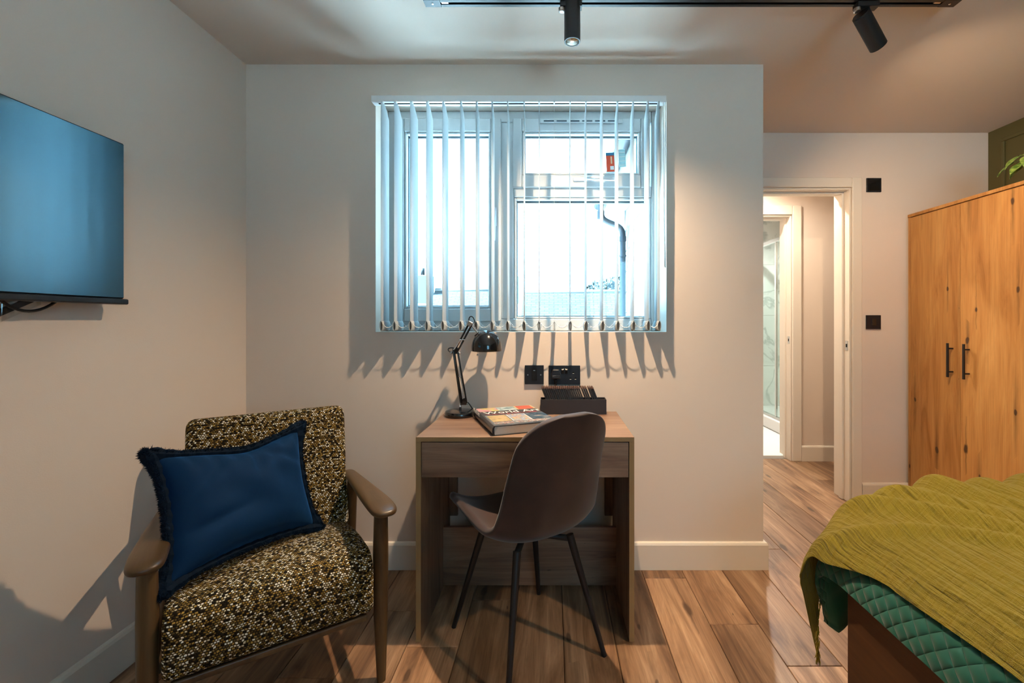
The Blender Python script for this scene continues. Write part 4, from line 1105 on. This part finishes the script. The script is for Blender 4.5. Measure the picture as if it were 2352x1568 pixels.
def xprof(x):
    """bed-top height against distance from the foot"""
    K = [(.775, .36), (.795, .43), (.815, .490), (.86, .553), (.92, .598), (1.02, .634), (1.15, .648), (1.5, .652), (3, .652)]
    if x <= K[0][0]: return K[0][1]
    for (a, za), (c, zc) in zip(K, K[1:]):
        if x <= c: 
            t_ = (x-a)/(c-a); return za+(zc-za)*t_
    return K[-1][1]
# foot-to-head path by arc length
pathx = [(XB-.040, .30), (XB-.038, .36)]+[(x, xprof(x)) for x in [.800, .808, .815, .825, .84, .86, .88, .90, .92, .95, .98, 1.02, 1.06, 1.10, 1.15, 1.25, 1.35, 1.5, 1.7, 1.9, 2.1, 2.3, 2.5, 2.70]]
def smooth_path(P, it=3):
    P = [Vector(p) for p in P]
    for _ in range(it):
        Q = [P[0]]
        for a, c in zip(P, P[1:]): Q += [a*.75+c*.25, a*.25+c*.75]
        Q.append(P[-1]); P = Q
    return P
pathx = smooth_path(pathx, 3)
ax_ = [0]
for a, c in zip(pathx, pathx[1:]): ax_.append(ax_[-1]+(c-a).length)
def atx(s):
    s = max(0, min(ax_[-1], s)); import bisect
    i = min(max(1, bisect.bisect_left(ax_, s)), len(ax_)-1); f = (s-ax_[i-1])/max(1e-9, ax_[i]-ax_[i-1])
    return pathx[i-1].lerp(pathx[i], f)
def sx_of(xx):
    lo_, hi = 0, ax_[-1]
    for _ in range(40):
        m_ = (lo_+hi)/2
        if atx(m_).x < xx: lo_ = m_
        else: hi = m_
    return lo_
# across-bed path: dz against distance from the far edge; q=0 near camera
YED = 1.385
def aty(q):
    """returns y and drop for arc distance q measured from y=-.1"""
    flat = YED-.07+.10; r = .075
    if q <= flat: return -.10+q, 0.0
    a = (q-flat)/r
    if a < math.pi/2: return YED-.07+r*math.sin(a), r*(1-math.cos(a))
    return YED-.07+r, r+(q-flat-r*math.pi/2)
def fold(x, y):
    """long soft folds of the bunched throw, running across the bed and fanning from its far foot corner"""
    z = 0
    for i, (xa, m, h, w_) in enumerate(((.835, -.70, .020, .020), (.93, -.62, .030, .024), (1.03, -.40, .026, .022), (1.14, -.16, .042, .030), (1.26, -.12, .030, .026), (1.40, -.05, .040, .034), (1.56, .04, .034, .034), (1.75, 0, .03, .04))):
        xr = xa+m*(y-1.30)+.010*math.sin(y*9+i*2)
        z += h*math.exp(-((x-xr)/w_)**2)
    return z*(.55+.45*min(1, max(0, (y-.2)/.8)))
def sheet(p_of, q0, q1, nu, nv, extra, uvs=1.0):
    b = MB()
    def fn(u, v):
        q = q0+(q1-q0)*v; s = p_of(u, q); P = atx(s); y, drop = aty(q)
        return extra(u, v, s, q, P.x, y, P.y-drop, drop)
    def uvf(u, v):
        q = q0+(q1-q0)*v; return (p_of(u, q), q)
    return b.grid(nu, nv, fn, uvf)
QE = YED-.07+.10      # arc position where the far edge starts to roll
# quilt: hangs over the foot and over the far side
def q_extra(u, v, s, q, x, y, z, drop):
    hang = max(0, drop-.06)
    y2 = y + (.018*math.sin(s*22)+.012)*min(1, hang*6)
    x2 = x - .0 + (.02*math.sin(q*17+1))*min(1, max(0, .12-s)*5)*.4
    k_ = min(1, max(.05, (z+drop-.20-.02*math.sin(s*14))/.28))
    return (x2+.055*min(1, hang*5), y2, z+drop-drop*k_)
s_hem = .115
q = sheet(lambda u, q: s_hem-.03*max(0, min(1, (q-QE+.05)/.2))+(ax_[-1]-s_hem)*u**1.5, 0, QE+.075*math.pi/2+.205, 150, 130, q_extra).build('quilt', M_quilt, None, True, solid=.012, off=-1)
tag(q, 'teal quilted bedspread hanging over the foot of the bed', 'quilt')
# throw on top, edge along the foot, hanging over the far side
TH = thing('throw_blanket', 'mustard muslin throw with fringed end across the bed', 'blanket', (XB, 0, .0))
s_edge = sx_of(.822)
QEND = QE+.075*math.pi/2+.235
def q_end(u): return QEND-min(.22, .95*1.6*u**1.6)
def t_s(u, q):
    e_ = s_edge+.006*math.sin(q*9)-.105*max(0, min(1, (q-(QE-.22))/.30))**1.5
    return e_+(ax_[-1]-.25-e_)*u**1.6
def t_extra(u, v, s, q, x, y, z, drop):
    hang = max(0, drop-.05); f = fold(x, min(y, YED))*(1-min(1, hang*4))
    cr_ = .0026*(1-min(1, max(0, q-(QE-.25))/.2))*math.sin(s*200+3*math.sin(q*4)+2*mnoise.noise(Vector((s*9, q*5, 0))))*min(1, max(0, .5+1.2*mnoise.noise(Vector((s*5, q*7, 3)))))
    lift = .014+f+cr_
    e_ = t_s(0, q)
    yy = y + (.016+.020*math.sin(s*26+.6))*min(1, hang*7) + .016*min(1, drop*12)
    xx = x - .012*max(0, 1-s/.3)
    near = math.exp(-(s-e_)/.20)
    xx -= .030*near*min(1, max(0, q-(QE-.16))/.2)
    xx += hang*.26*near
    return (xx-XB, yy, max(z+lift*(1 if drop < .07 else .5), .03))
b = MB()
def t_q(u, v): return q_end(u)*v
def t_fn(u, v):
    q = t_q(u, v); s = t_s(u, q); P = atx(s); y, drop = aty(q)
    return t_extra(u, v, s, q, P.x, y, P.y-drop, drop)
tb = b.grid(240, 270, t_fn, lambda u, v: (t_s(u, t_q(u, v)), t_q(u, v))).build('cloth', M_throw, TH, True, solid=.004, off=1)
# fringe along the hanging end
fb = MB(); rnd = random.Random(9)
for i in range(90):
    u = (i/90)*.5; q_ = q_end(u); s = t_s(u, q_); P = atx(s); y, drop = aty(q_)
    p = Vector(t_extra(u, 1, s, q_, P.x, y, P.y-drop, drop))
    for k in range(2):
        a = p+Vector((rnd.uniform(-.004, .004), rnd.uniform(-.003, .003), .002)); e_ = a+Vector((rnd.uniform(-.006, .006), rnd.uniform(-.004, .004), -rnd.uniform(.018, .028)))
        fb.tube([a, a.lerp(e_, .5)+Vector((rnd.uniform(-.002, .002), 0, 0)), e_], [.0016, .0014, .0006], 5)
tag(fb.build('fringe', M_throw, TH, True), kind='stuff')
